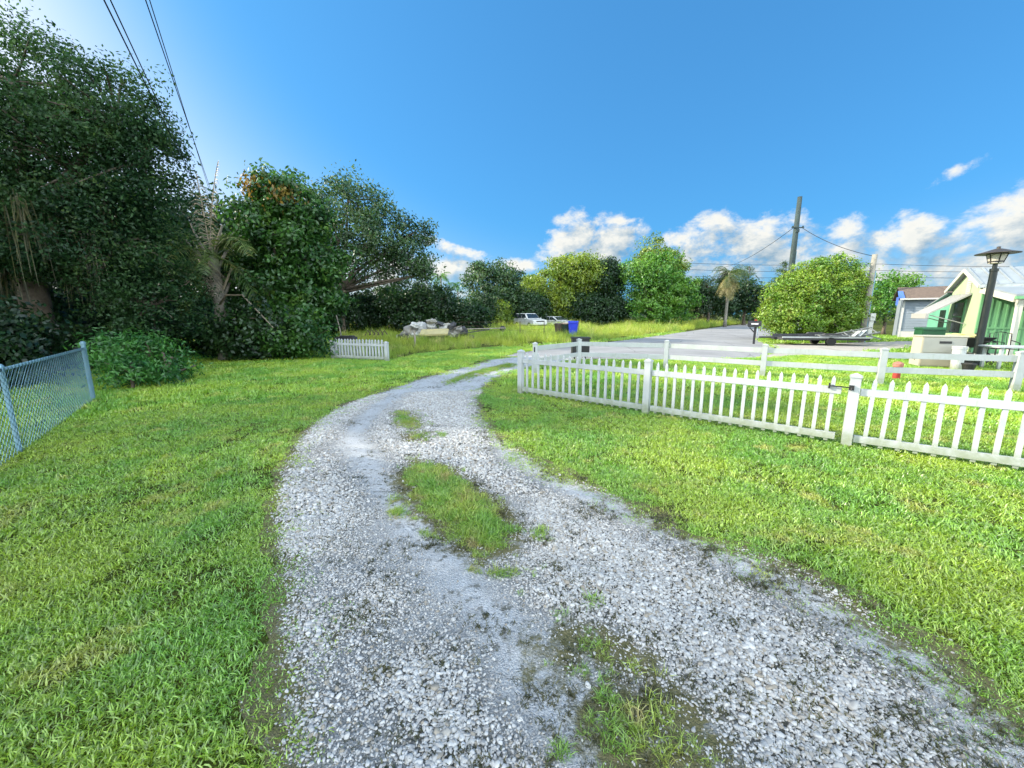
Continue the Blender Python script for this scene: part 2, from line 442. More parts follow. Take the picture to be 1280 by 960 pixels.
def asphalt_material(name, lo, hi, crack=.5):
    m, T, b, p = pos_mat(name)
    n = T.noise(p, .5, 5, .6); c = T.mix(T.sstep(n, .3, .7), lo, hi)
    c = T.mix(T.math('MULTIPLY', T.noise(p, 55, 3, .7), .35), c, (.3, .3, .3))
    v = T.n.new('ShaderNodeTexVoronoi'); v.feature = 'DISTANCE_TO_EDGE'; v.inputs['Scale'].default_value = .35
    T.link(T.vmath('ADD', p, T.vmath('SCALE', T.n.new('ShaderNodeTexNoise').outputs['Color'], None, .0)), v.inputs['Vector'])
    c = T.mix(T.sstep(v.outputs['Distance'], .012, .0, 0, crack), c, (.03, .03, .03))
    T.link(c, b.inputs['Base Color']); b.inputs['Roughness'].default_value = .9; b.inputs['Specular IOR Level'].default_value = .25
    bp = T.n.new('ShaderNodeBump'); bp.inputs['Strength'].default_value = .3; bp.inputs['Distance'].default_value = .01
    T.link(T.noise(p, 120, 3, .6), bp.inputs['Height']); T.link(bp.outputs[0], b.inputs['Normal'])
    return m
GROUND = ground_material()
gm = MB(); gm.add([(-1500, -600, 0), (1500, -600, 0), (1500, 2400, 0), (-1500, 2400, 0)], [(0, 1, 2, 3)])
tag(gm.build('ground', GROUND), 'mown grass ground of the lawns and the field', kind='structure')

def smooth_line(pts, n=8):
    out = []
    for i in range(len(pts)-1):
        p0 = pts[max(i-1, 0)]; p1 = pts[i]; p2 = pts[i+1]; p3 = pts[min(i+2, len(pts)-1)]
        for k in range(n):
            t = k/n
            out.append(tuple(.5*((2*b)+(-a+c)*t+(2*a-5*b+4*c-d)*t*t+(-a+3*b-3*c+d)*t**3) for a, b, c, d in zip(p0, p1, p2, p3)))
    out.append(tuple(pts[-1])); return out
LEFT = [(-.2, -3.0), (-.62, -.6), (-.85, .7)] + [G(*p) for p in [(318, 930), (322, 860), (332, 770), (328, 690), (332, 620), (352, 570), (400, 520), (470, 490), (540, 468), (600, 453)]] + [(-.9, 14.6), (.4, 15.9)]
RIGHT = [(5.0, -3.0), (3.6, -.6), (2.6, .8)] + [G(*p) for p in [(1280, 890), (1200, 820), (1140, 790), (1060, 735), (960, 690), (850, 655), (760, 610), (700, 585), (640, 550), (612, 520), (606, 500), (618, 480), (650, 463)]] + [(1.9, 13.6), (3.4, 14.7)]
Ls, Rs = smooth_line(LEFT), smooth_line(RIGHT)
def ragged(line, sgn, seed):
    out = []
    for i, (x, y) in enumerate(line):
        a = line[max(i-1, 0)]; b = line[min(i+1, len(line)-1)]
        dx, dy = b[0]-a[0], b[1]-a[1]; L = math.hypot(dx, dy)+1e-9
        k = (float(fbm(x, y, 3.5, seed))-.5)*.26
        out.append((x + dy/L*k, y - dx/L*k))
    return out
DRIVE = ragged(Ls, 1, 3) + list(reversed(ragged(Rs, -1, 9)))
def sheet(name, poly, z, material, label, kind='structure'):
    me = new_mesh(name, [(x, y, z) for x, y in poly], [tuple(range(len(poly)))], material)
    bm = bmesh.new(); bm.from_mesh(me); bmesh.ops.triangulate(bm, faces=bm.faces); bmesh.ops.recalc_face_normals(bm, faces=bm.faces)
    for f in bm.faces:
        if f.normal.z < 0: f.normal_flip()
    bm.to_mesh(me); bm.free()
    return tag(link(name, me), label, kind=kind)
PATCHES = [([(510, 512), (528, 520), (530, 536), (515, 541), (488, 532), (488, 515)], .7), ([(498, 539), (540, 540), (537, 553), (502, 553)], .8),
           ([(515, 574), (562, 583), (592, 602), (640, 640), (657, 662), (645, 694), (600, 708), (572, 690), (538, 660), (508, 628), (490, 600)], 1.0),
           ([(696, 776), (760, 786), (822, 822), (834, 852), (760, 842), (700, 815)], .9), ([(664, 790), (712, 800), (706, 856), (656, 852)], .7),
           ([(735, 850), (840, 858), (895, 905), (930, 985), (745, 985), (725, 900)], 1.0), ([(545, 480), (580, 466), (636, 453), (652, 457), (600, 471), (560, 484)], .4),
           ([(636, 704), (672, 700), (692, 730), (655, 735)], .35), ([(570, 500), (600, 490), (560, 505), (530, 520)], .25)]
PATCHES = [([G(*p) for p in poly], d) for poly, d in PATCHES]

TRACKS = [[G(*p) for p in l] for l in ([(520, 480), (470, 510), (440, 545), (470, 600), (535, 680), (600, 750), (655, 830), (730, 930), (800, 1020)],
                                       [(600, 500), (640, 570), (740, 625), (860, 672), (1000, 745), (1180, 850), (1330, 960)])]
def edge_dist(x, y):
    d = np.minimum(seg_dist(x, y, Ls), seg_dist(x, y, Rs)); return np.where(in_poly(x, y, DRIVE), -d, d)
def loose_fn(x, y):
    tr = np.minimum(seg_dist(x, y, TRACKS[0]), seg_dist(x, y, TRACKS[1]))
    pr = np.clip((tr-.06)/.34, 0, 1)*np.clip((fbm(x, y, .9, 15)-.24)*4.0, .42, 1)
    return pr*np.clip((-edge_dist(x, y)-.04)/.14, 0, 1)*(1-.85*np.clip(soil_fn(x, y, False), 0, 1))
def soil_fn(x, y, edges=True):
    s_ = np.zeros(np.shape(x))
    for poly, dn in PATCHES:
        d = seg_dist(x, y, poly+[poly[0]]); d = np.where(in_poly(x, y, poly), -d, d)
        s_ = np.maximum(s_, np.clip(.75-d/.20, 0, 1)*min(1, dn+.1))
    if edges: s_ = np.maximum(s_, np.clip(1.45+edge_dist(x, y)/.26, 0, 1.4)*(.8+.7*(fbm(x, y, 1.5, 88)-.4)))
    return s_
dw = sheet('driveway', DRIVE, .008, gravel_material(), 'curving crushed shell gravel driveway between the two lawns')
def grid_cut(o, step, attrs):
    me = o.data; bm = bmesh.new(); bm.from_mesh(me)
    for ax, (a, b_) in enumerate(((-4.0, 4.6), (-1.0, 15.6))):
        for t in np.arange(a, b_, step):
            co = (t, 0, 0) if ax == 0 else (0, t, 0); no = (1, 0, 0) if ax == 0 else (0, 1, 0)
            bmesh.ops.bisect_plane(bm, geom=bm.verts[:]+bm.edges[:]+bm.faces[:], plane_co=co, plane_no=no, dist=1e-5)
    bm.to_mesh(me); bm.free()
    co = np.empty(len(me.vertices)*3, np.float32); me.vertices.foreach_get('co', co); co = co.reshape(-1, 3).astype(float)
    for nm, fn in attrs.items():
        at = me.attributes.new(nm, 'FLOAT', 'POINT'); at.data.foreach_set('value', fn(co[:, 0], co[:, 1]).astype(np.float32))
grid_cut(dw, .11, {'loose': lambda x, y: loose_fn(x, y)*np.clip((8.6-np.hypot(x, y))/3, 0, 1), 'soil': soil_fn})
ROAD = [(-.3, 15.5), (1.2, 14.9), (3.2, 14.4), (6.5, 14.3), (9.4, 14.9), (12.6, 18.6), (14.3, 22.2), (16.4, 26.4), (20.6, 30.6), (34, 46), (62, 80), (160, 200), (150, 204), (48, 78), (29.6, 55.3), (16.5, 37.8), (8.9, 27.5), (4.6, 22.3), (1.6, 18.7), (.1, 16.8)]
sheet('road', ROAD, .004, asphalt_material('worn_asphalt', (.20, .20, .21), (.29, .29, .30)), 'worn grey asphalt street leading away past the mailbox')
APRON = [(9.6, 15.0), (15.5, 17.2), (21, 20.2), (26, 22), (24.6, 24.6), (19, 22.9), (14.5, 22.1), (12.7, 18.6)]
sheet('driveway_apron', APRON, .010, asphalt_material('pale_concrete', (.33, .30, .27), (.42, .38, .34), .3), 'pale concrete driveway joining the street by the round bush')

# ------------------------------------------------------------------ grass
G_LAWN = leaf_mat('lawn_blades', (.20, .42, .035), (.38, .52, .04), (.46, .50, .09), scale=.75, trans=.45, gloss=.25)
G_DRY = leaf_mat('dry_blades', (.20, .40, .04), (.36, .44, .06), (.42, .35, .12), scale=2.0, trans=.4, gloss=.2)
G_WEED = leaf_mat('field_blades', (.28, .43, .05), (.50, .56, .08), (.64, .58, .22), scale=.3, trans=.5, gloss=.1)
G_DEAD = leaf_mat('dark_weed_blades', (.05, .055, .022), (.09, .085, .03), None, scale=4.0, trans=.2)
rng = np.random.default_rng(5)
LAWN_SRC = [tuft('lawn_tuft_%d' % i, 18, .07, .08, .0105, 1.35, G_LAWN, i) for i in range(6)]
LAWN_FAR = [tuft('lawn_tuft_far_%d' % i, 14, .085, .14, .016, 1.0, G_LAWN, 20+i, seg=2) for i in range(4)]
PATCH_SRC = [tuft('patch_tuft_%d' % i, 22, .15, .08, .008, 1.5, G_DRY, 40+i) for i in range(4)]
WEED_SRC = [tuft('weed_tuft_%d' % i, 26, .62, .22, .014, .55, G_WEED, 60+i) for i in range(5)]
DEAD_SRC = [tuft('dark_tuft_%d' % i, 14, .05, .035, .007, 1.2, G_DEAD, 80+i) for i in range(3)]

WEEDS = [(-4.4, 14.4), (-4.0, 16.4), (-2.4, 18.6), (0, 20.6), (3, 22.8), (5, 24.2), (8.3, 28.4), (16, 38.6), (29, 56), (40, 70), (-30, 70), (-20, 40), (-12, 27), (-8, 19.5), (-7.2, 15.5)]
def sample_band(r0, r1, dens, rng):
    """points on the ground between two distances, inside a wedge wider than the view"""
    A = 4*r1*r1
    n = int(A*dens); x = rng.uniform(-2*r1, 2*r1, n); y = rng.uniform(-1.0, r1, n)   # rectangle 4 r1 x (r1+1)
    keep = rng.random(n) < (r1+1.0)/r1 if False else np.ones(n, bool)
    d = np.hypot(x, y); keep &= (d >= r0) & (d < r1) & (np.abs(x) < 1.45*np.maximum(y, 0)+2.2)
    return x[keep], y[keep]
def lawn_points(r0, r1, dens, rng, weeds=False):
    x, y = sample_band(r0, r1, dens, rng)
    m = ~in_poly(x, y, ROAD) & ~in_poly(x, y, APRON)
    if not weeds: m &= ~in_poly(x, y, WEEDS)
    x, y = x[m], y[m]
    de = edge_dist(x, y); bare = fbm(x, y, 1.3, 77)
    pr = np.clip(.92 + de/.46 + (fbm(x, y, 2.6, 21)-.5)*2.6, 0, 1); pr[de < -.62] = 0
    m = rng.random(len(x)) < pr*np.clip((bare-.12)*6, .45, 1)
    return x[m], y[m], de[m]
def lawn(name, r0, r1, dens, src, smin, smax, label, seed):
    rg = np.random.default_rng(seed)
    x, y, de = lawn_points(r0, r1, dens, rg)
    sc = rg.uniform(smin, smax, len(x))*np.clip(.85+de*.6, .45, 1)*(.75+.5*fbm(x, y, .9, 3))
    scatter(name, np.stack([x, y, np.zeros_like(x)], 1), sc, src, label=label, cat='grass', seed=seed)
    print(name, len(x))
lawn('lawn_grass', .3, 4.2, 1650, LAWN_SRC, .42, .80, 'short broad bladed green lawn grass in the foreground', 1)
lawn('lawn_grass', 4.2, 9.0, 560, LAWN_SRC, .6, 1.0, 'short green lawn grass along the fences and driveway', 2)
lawn('lawn_grass', 9.0, 20.0, 150, LAWN_FAR, .75, 1.2, 'sunlit mown grass around the rail fence and houses', 3)
lawn('lawn_grass', 20.0, 42.0, 14, LAWN_FAR, 1.6, 2.4, 'distant mown grass verge along the street', 4)
# grass on the driveway's crown
def patches():
    rg = np.random.default_rng(11); X = []; Y = []; Sc = []
    for poly, dn in PATCHES:
        xs = [p[0] for p in poly]; ys = [p[1] for p in poly]
        A = (max(xs)-min(xs)+.3)*(max(ys)-min(ys)+.3); n = int(A*1900*dn)
        x = rg.uniform(min(xs)-.25, max(xs)+.25, n); y = rg.uniform(min(ys)-.25, max(ys)+.25, n)
        k = in_poly(x+(fbm(x, y, 4, 2)-.5)*.6, y+(fbm(x, y, 4, 8)-.5)*.6, poly)
        d = seg_dist(x, y, poly+[poly[0]])
        k &= rg.random(n) < np.clip(.08+d*3.6, 0, 1)*np.clip((fbm(x, y, 3.2, 19)-.22)*5, .2, 1)
        X.append(x[k]); Y.append(y[k]); Sc.append(rg.uniform(.35, .7, k.sum())*(.5+np.clip(d[k]*2.4, 0, .7))*(.5+.5*dn))
    x = np.concatenate(X); y = np.concatenate(Y); sc = np.concatenate(Sc)
    scatter('driveway_grass', np.stack([x, y, np.full_like(x, .008)], 1), sc, PATCH_SRC, label='coarse grass tufts growing along the middle of the gravel driveway', cat='grass', seed=12)
    # dark little weeds dotted over the gravel
    x = rg.uniform(-2.8, 2.6, 26000); y = rg.uniform(.9, 9, 26000)
    cx = rg.uniform(-1.3, 2.3, 260); cy = rg.uniform(1.0, 6.5, 260); kk = in_poly(cx, cy, DRIVE) & (rg.random(260) < np.clip(.35+.4*cx, .12, .9)); cx, cy = cx[kk], cy[kk]
    ci = np.repeat(np.arange(len(cx)), 34); sg = rg.uniform(.025, .085, len(cx))[ci]
    gx = cx[ci]+rg.normal(0, 1, len(ci))*sg*1.3; gy = cy[ci]+rg.normal(0, 1, len(ci))*sg
    k = in_poly(x, y, DRIVE) & (fbm(x, y, 2.4, 44) + .10*np.clip(x, -1, 1.5) > .58) & (rg.random(26000) < .6)
    x = np.concatenate([x[k], gx]); y = np.concatenate([y[k], gy])
    scatter('driveway_weeds', np.stack([x, y, np.full_like(x, .006)], 1), rg.uniform(.3, 1.0, len(x)), DEAD_SRC, label='dark sparse weeds dotted over the gravel', cat='weeds', seed=13)
patches()

# ------------------------------------------------------------------ loose pebbles
def pebble_mat():
    m = bpy.data.materials.new('pebble'); m.use_nodes = True
    T = NT(m.node_tree); b = m.node_tree.nodes['Principled BSDF']
    oi = T.n.new('ShaderNodeObjectInfo')
    g = T.n.new('ShaderNodeNewGeometry')
    r = oi.outputs['Random']
    c = T.mix(r, (.29, .285, .285), (.53, .525, .52))
    c = T.mix(T.sstep(T.math('FRACT', T.math('MULTIPLY', r, 17.3)), .80, .95), c, (.28, .25, .21))
    c = T.mix(T.sstep(T.noise(g.outputs['Position'], 70, 4, .7), .5, .75, 0, .5), c, (.2, .2, .2))
    T.link(c, b.inputs['Base Color']); b.inputs['Roughness'].default_value = .75; b.inputs['Specular IOR Level'].default_value = .25
    return m
PEB = pebble_mat()
def pebble(seed):
    rg = random.Random(seed); bm = bmesh.new(); bmesh.ops.create_icosphere(bm, subdivisions=2, radius=.5)
    sx, sy, sz = rg.uniform(.8, 1.3), rg.uniform(.55, .9), rg.uniform(.4, .65)
    planes = [(Vector((rg.gauss(0, 1), rg.gauss(0, 1), rg.gauss(0, 1))).normalized(), rg.uniform(.24, .40)) for _ in range(11)]
    for v in bm.verts:
        for n, d in planes:
            k = v.co.dot(n)
            if k > d: v.co -= n*(k-d)*.85
        v.co = Vector((v.co.x*sx, v.co.y*sy, v.co.z*sz))
    me = bpy.data.meshes.new('pebble_%d' % seed); bm.to_mesh(me); bm.free(); me.materials.append(PEB)
    me.polygons.foreach_set('use_smooth', [True]*len(me.polygons)); return me
PEBS = [pebble(i) for i in range(7)]
def pebbles():
    rg = np.random.default_rng(31)
    def mk(n, x0, x1, y0, y1, s0, s1, r0, r1):
        x = rg.uniform(x0, x1, n); y = rg.uniform(y0, y1, n)
        k = in_poly(x+(fbm(x, y, 4, 5)-.5)*.16, y+(fbm(x, y, 4, 6)-.5)*.16, DRIVE); d = np.hypot(x, y); k &= (d > r0) & (d < r1)
        x, y = x[k], y[k]
        pr = loose_fn(x, y)
        k = rg.random(len(x)) < np.clip(pr*1.1+.03, 0, 1)*np.clip(.25-edge_dist(x, y)*6, .12, 1)
        x, y, pr = x[k], y[k], pr[k]
        s = rg.uniform(s0, s1, len(x))*(.6+.6*pr)*np.exp(rg.normal(0, .30, len(x)))
        return x, y, s
    A = mk(290000, -2.6, 3.6, .2, 3.4, .009, .019, .5, 3.4); B = mk(190000, -3.4, 2.5, 2.5, 8.5, .015, .027, 3.4, 8.5)
    x, y, s = [np.concatenate(q) for q in zip(A, B)]
    rot = np.zeros((len(x), 3)); rot[:, 2] = rg.random(len(x))*6.28; rot[:, :2] = rg.normal(0, .35, (len(x), 2))
    scatter('gravel', np.stack([x, y, .008+s*.12], 1), s, PEBS, rot=rot, label='loose pale pebbles lying on the driveway', cat='gravel', seed=32)
    print('pebbles', len(x))
pebbles()

# ------------------------------------------------------------------ tall weeds of the field
def weeds():
    rg = np.random.default_rng(51)
    X = []; Y = []; Sc = []
    for (y0, y1, dn, k) in ((14, 22, 16, .62), (22, 34, 12, .85), (34, 70, 5, 1.25)):
        n = int((80)*(y1-y0)*dn); x = rg.uniform(-40, 40, n); y = rg.uniform(y0, y1, n)
        m = in_poly(x+(fbm(x, y, .8, 1)-.5)*1.2, y+(fbm(x, y, .8, 2)-.5)*1.2, WEEDS); x, y = x[m], y[m]
        m = fbm(x, y, .35, 66) > .30; x, y = x[m], y[m]
        X.append(x); Y.append(y); Sc.append(rg.uniform(.45, 1.35, len(x))*k*(.25+1.4*fbm(x, y, .45, 9)))
    x, y, s = [np.concatenate(q) for q in (X, Y, Sc)]
    scatter('tall_weeds', np.stack([x, y, np.zeros_like(x)], 1), s, WEED_SRC, label='tall sunlit yellow green weeds filling the field', cat='weeds', seed=52)
    print('weeds', len(x))
weeds()
# ------------------------------------------------------------------ trees and shrubs
L_OAK = leaf_mat('oak_leaves', (.026, .075, .024), (.075, .145, .040), (.14, .20, .05), scale=.55, trans=.42)
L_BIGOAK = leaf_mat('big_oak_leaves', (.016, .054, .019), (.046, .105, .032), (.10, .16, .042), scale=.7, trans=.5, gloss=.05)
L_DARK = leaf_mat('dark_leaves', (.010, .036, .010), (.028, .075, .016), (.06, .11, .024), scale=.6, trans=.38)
L_MID = leaf_mat('broad_leaves', (.022, .085, .014), (.055, .15, .02), (.12, .23, .028), scale=.7, trans=.42)
L_YEL = leaf_mat('yellow_green_leaves', (.14, .23, .02), (.28, .35, .03), (.08, .15, .02), scale=.5, trans=.42)
L_BRIGHT = leaf_mat('bright_leaves', (.07, .22, .025), (.14, .30, .03), (.22, .34, .035), scale=.45, trans=.42)
L_HEDGE = leaf_mat('ball_shrub_leaves', (.12, .26, .022), (.24, .36, .03), (.28, .28, .05), scale=.9, trans=.38)
L_ORANGE = leaf_mat('orange_tip_leaves', (.20, .16, .02), (.30, .17, .03), None, scale=1.5, trans=.4)
L_FERN = leaf_mat('fern_leaves', (.03, .13, .024), (.08, .24, .035), None, scale=2.0, trans=.4)
L_MOSS = leaf_mat('hanging_moss', (.09, .09, .04), (.15, .14, .06), None, scale=2.0, trans=.4)
L_PALM = leaf_mat('palm_leaves', (.05, .10, .025), (.10, .15, .03), (.20, .20, .06), scale=1.2, trans=.3)
L_PALMY = leaf_mat('dry_palm_leaves', (.24, .23, .06), (.30, .25, .10), (.14, .18, .03), scale=1.2, trans=.35)
L_DEAD = leaf_mat('dead_frond', (.15, .125, .085), (.24, .20, .14), None, scale=2.0, trans=.2)
BARK = mat('bark', (.13, .105, .08), .95, .45, 5.0, .8, 14)
BARK_P = mat('pale_bark', (.19, .175, .145), .9, .35, 4.0, .6, 10)

def norm(a): return a/(np.linalg.norm(a, axis=-1, keepdims=True)+1e-9)
def leaf_cloud(lobes, n_clump, per, cr, L, Wd, seed, shell=.45, droop=.25, zmin=None):
    """leaf quads gathered in clumps through the lobes' volume; returns coordinates, quads and clump centres"""
    rg = np.random.default_rng(seed); lb = np.array(lobes, float)
    w = (lb[:, 3]*lb[:, 4]*lb[:, 5])**(2/3); idx = rg.choice(len(lb), n_clump, p=w/w.sum())
    u = norm(rg.normal(0, 1, (n_clump, 3))); r = shell+(1-shell)*rg.random((n_clump, 1))**.6
    r *= 1+np.clip(rg.normal(0, .09, (n_clump, 1)), -.2, .14)
    cc = lb[idx, :3] + u*r*lb[idx, 3:]
    if zmin is not None: cc[:, 2] = np.where(cc[:, 2] < zmin, zmin+rg.random(n_clump)*.4, cc[:, 2])
    csz = np.exp(rg.normal(0, .35, (n_clump, 1)))
    ci = np.repeat(np.arange(n_clump), per); n = len(ci)
    off = rg.normal(0, 1, (n, 3)); off *= np.minimum(1, 1.75/np.linalg.norm(off, axis=1, keepdims=True))
    off = off*np.array([1, 1, .62])*cr*csz[ci]
    base = cc[ci] + off
    out = norm(u[ci]*.7 + norm(off)*.6 + np.array([0, 0, .35]))
    nn = norm(rg.normal(0, .75, (n, 3)) + out)
    d = norm(np.cross(nn, rg.normal(0, 1, (n, 3)))); d[:, 2] -= droop; d = norm(d)
    s = norm(np.cross(d, nn)); ll = (L*(.6+.8*rg.random((n, 1)))); ww = Wd*(.6+.8*rg.random((n, 1)))*.5
    co = np.stack([base, base+d*ll*.45+s*ww, base+d*ll, base+d*ll*.45-s*ww], 1).reshape(-1, 3)
    return co, np.arange(n*4).reshape(n, 4), cc
def limb_mesh(mb, base, top, lobes, cc, r0, seed, n_tw=30, lean=(0, 0), multi=1, rmin=.035):
    rg = random.Random(seed); base = Vector(base)
    for q in range(multi):
        b = base + Vector((rg.uniform(-.3, .3), rg.uniform(-.3, .3), 0))*(multi > 1)
        t = Vector(top) + Vector((rg.uniform(-.8, .8), rg.uniform(-.8, .8), rg.uniform(-.3, .3)))*(multi > 1)
        mid = (b+t)/2 + Vector((rg.uniform(-.15, .15), rg.uniform(-.15, .15), 0))*(t-b).length*.5
        k = r0/math.sqrt(multi)
        mb.tube([b-Vector((0, 0, .1)), b+Vector((0, 0, .25)), mid, t], [k*1.35, k, k*.8, k*.62], 9)
        for lo in lobes[:9]:
            c = Vector(lo[:3]); m = t.lerp(c, .5) + Vector((rg.uniform(-.3, .3), rg.uniform(-.3, .3), rg.uniform(-.1, .4)))*.6
            mb.tube([t, m, c], [k*.5, k*.35, k*.2], 6)
    for i in range(n_tw):
        c = Vector(cc[rg.randrange(len(cc))]); l = min(lobes, key=lambda q: (Vector(q[:3])-c).length); s = Vector(l[:3])
        mb.tube([s, s.lerp(c, .5)+Vector((0, 0, rg.uniform(-.1, .25))), c], [rmin, rmin*.8, rmin*.4], 5, cap=False)
def tree(name, label, loc, lobes, clumps, per, cr, L, Wd, leaf, seed, trunk_r=.18, trunk_top=None, cat='tree', group=None, shell=.45, bark=None, multi=1, twigs=30, zmin=None, crown='crown', droop=.25):
    """lobes are given relative to loc (the foot of the trunk)"""
    o = thing(name, label, cat, loc, 0, group)
    co, q, cc = leaf_cloud(lobes, clumps, per, cr, L, Wd, seed, shell, droop, zmin)
    link(crown, np_mesh(crown, co, q, leaf), o)
    mb = MB(); zz = [l[2] for l in lobes]
    top = trunk_top or (0, 0, min(zz)+.15*(max(zz)-min(zz)) if max(zz) > 2 else max(zz)*.5)
    limb_mesh(mb, (0, 0, 0), top, lobes, cc, trunk_r, seed, twigs, multi=multi)
    mb.build('trunk' if cat == 'tree' else 'stem', bark or BARK, o, smooth=True)
    return o

# --- the big oak behind the chain link fence and the other oaks of the left woods
BX, BY = -13.6, 11.2
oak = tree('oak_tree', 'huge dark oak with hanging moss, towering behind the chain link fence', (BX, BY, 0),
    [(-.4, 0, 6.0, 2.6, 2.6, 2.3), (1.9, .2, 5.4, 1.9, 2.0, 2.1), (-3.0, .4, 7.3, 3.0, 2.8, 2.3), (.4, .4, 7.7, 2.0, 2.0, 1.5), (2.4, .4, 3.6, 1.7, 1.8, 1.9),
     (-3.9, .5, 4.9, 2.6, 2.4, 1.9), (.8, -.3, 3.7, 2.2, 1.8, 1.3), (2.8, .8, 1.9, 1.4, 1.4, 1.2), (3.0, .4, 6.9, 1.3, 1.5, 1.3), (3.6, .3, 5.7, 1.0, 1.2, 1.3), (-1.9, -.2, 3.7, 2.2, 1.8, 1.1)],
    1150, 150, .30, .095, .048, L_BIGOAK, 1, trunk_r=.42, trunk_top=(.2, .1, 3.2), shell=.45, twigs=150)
def moss():
    rg = np.random.default_rng(3); co = []; 
    for i in range(46):
        bx = rg.uniform(-4.6, 2.6); by = rg.uniform(-1.6, 1.0); z = rg.uniform(2.6, 5.2); ln = rg.uniform(.7, 2.0)
        for k in range(26):
            p = np.array([bx+rg.normal(0, .10), by+rg.normal(0, .10), z-rg.random()*.4]); m = ln*(.4+.6*rg.random()); a = rg.random()*6.28
            s = np.array([math.cos(a), math.sin(a), 0])*.014; j = np.array([rg.normal(0, .08), rg.normal(0, .08), 0])
            co += [p-s, p+s, p+s*.7+j+[0, 0, -m*.55], p-s*.7+j+[0, 0, -m*.55], p-s*.7+j+[0, 0, -m*.55], p+s*.7+j+[0, 0, -m*.55], p+s*.2+j*1.3+[0, 0, -m], p-s*.2+j*1.3+[0, 0, -m]]
    co = np.array(co); link('hanging_moss', np_mesh('hanging_moss', co, np.arange(len(co)).reshape(-1, 4), L_MOSS), oak)
moss()
# neighbours of the big oak further left along the fence, partly or wholly out of frame, that shade the drive
oak2 = tree('oak_tree', 'dark oak at the left edge behind the nearest chain link', (-11.6, 4.6, 0),
    [(0, 0, 5.0, 2.6, 2.6, 2.0), (-1.6, .8, 6.6, 2.4, 2.4, 1.8), (.6, -1.6, 5.6, 2.2, 2.2, 1.8), (-2.4, -1, 4.6, 2.4, 2.2, 1.8)],
    230, 90, .40, .12, .06, L_BIGOAK, 2, trunk_r=.3, trunk_top=(0, 0, 3.0), twigs=30)
dup(oak2, (-12.6, -2.2, 0), 1.9, 1.0, 'oak behind the camera beside the chain link fence')
dup(oak2, (-18.6, 7.5, 0), 2.6, 1.05, 'tall oak in the woods behind the dark oak at the left edge')
# deep woods behind, seen through the gaps
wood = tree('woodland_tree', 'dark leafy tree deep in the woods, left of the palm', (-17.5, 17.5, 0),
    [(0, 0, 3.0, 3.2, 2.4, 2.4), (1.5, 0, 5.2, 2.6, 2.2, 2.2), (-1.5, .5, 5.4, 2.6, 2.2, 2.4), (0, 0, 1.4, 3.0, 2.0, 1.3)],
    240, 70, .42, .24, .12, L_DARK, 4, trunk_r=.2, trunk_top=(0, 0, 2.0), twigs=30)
for i, (x, y, rz, s, lb) in enumerate([(-22.5, 15.0, 1.0, 1.25, 'dark leafy tree at the left edge, behind the big oak'), (-26, 21, 2.2, 1.3, 'dark leafy tree furthest back in the left woods'),
        (-20.5, 22.5, 3.5, 1.15, 'dark leafy tree in the woods straight behind the palm'), (-15.2, 22.6, 4.4, 1.1, 'dark leafy tree behind the glossy broadleaf tree'),
        (-30, 14, .4, 1.3, 'dark leafy tree beyond the left edge of the woods'), (-16.0, 28, 5.2, 1.15, 'dark leafy tree left of the spreading oak')]):
    dup(wood, (x, y, 0), rz, s, lb)
# undergrowth
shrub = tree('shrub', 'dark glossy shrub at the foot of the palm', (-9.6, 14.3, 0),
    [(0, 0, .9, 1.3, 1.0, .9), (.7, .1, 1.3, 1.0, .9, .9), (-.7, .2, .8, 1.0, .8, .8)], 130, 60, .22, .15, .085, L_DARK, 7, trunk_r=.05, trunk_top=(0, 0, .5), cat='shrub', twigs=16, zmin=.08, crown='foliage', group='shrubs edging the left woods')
for (x, y, rz, s, lb) in [(-11.6, 8.9, 2, .85, 'dark shrub behind the chain link fence, left of its end post'), (-13.6, 8.8, 3.3, 1.1, 'dark shrub hiding the trunk of the big oak'), (-12.4, 12.2, .5, .9, 'dark shrub under the big oak, right of the fern bush'), (-14.6, 13.4, 1.8, 1.2, 'dark shrub in the deepest shade below the big oak'),
        (-17.6, 13.0, 2.8, 1.3, 'dark shrub at the left edge below the big oak'), (-12.6, 16.3, 4, 1.1, 'dark shrub between the palm and the big oak')]:
    dup(shrub, (x, y, 0), rz, s, lb, 'shrubs edging the left woods')
tree('shrub', 'large green broadleaf shrub just left of the short picket panel', (-8.5, 14.6, 0),
    [(0, 0, 1.0, 1.4, 1.0, 1.0), (.9, 0, .8, .9, .9, .8), (-1.0, .3, 1.3, 1.1, .9, 1.0), (.3, .4, 1.5, 1.0, .9, .8)], 190, 64, .22, .15, .09, L_MID, 8,
    trunk_r=.05, trunk_top=(0, 0, .5), cat='shrub', twigs=16, zmin=.08, crown='foliage', group='shrubs edging the left woods')
fern = tree('fern_bush', 'soft dark green bush against the end post of the chain link fence', (-8.55, 8.7, 0),
    [(0, 0, .4, .45, .55, .45), (.2, .7, .3, .5, .7, .32), (-.3, .9, .6, .55, .7, .6), (-.7, .5, .75, .45, .5, .6)], 150, 50, .16, .11, .035, L_FERN, 9,
    trunk_r=.03, trunk_top=(0, 0, .3), cat='shrub', twigs=14, zmin=.05, crown='foliage', droop=.5)
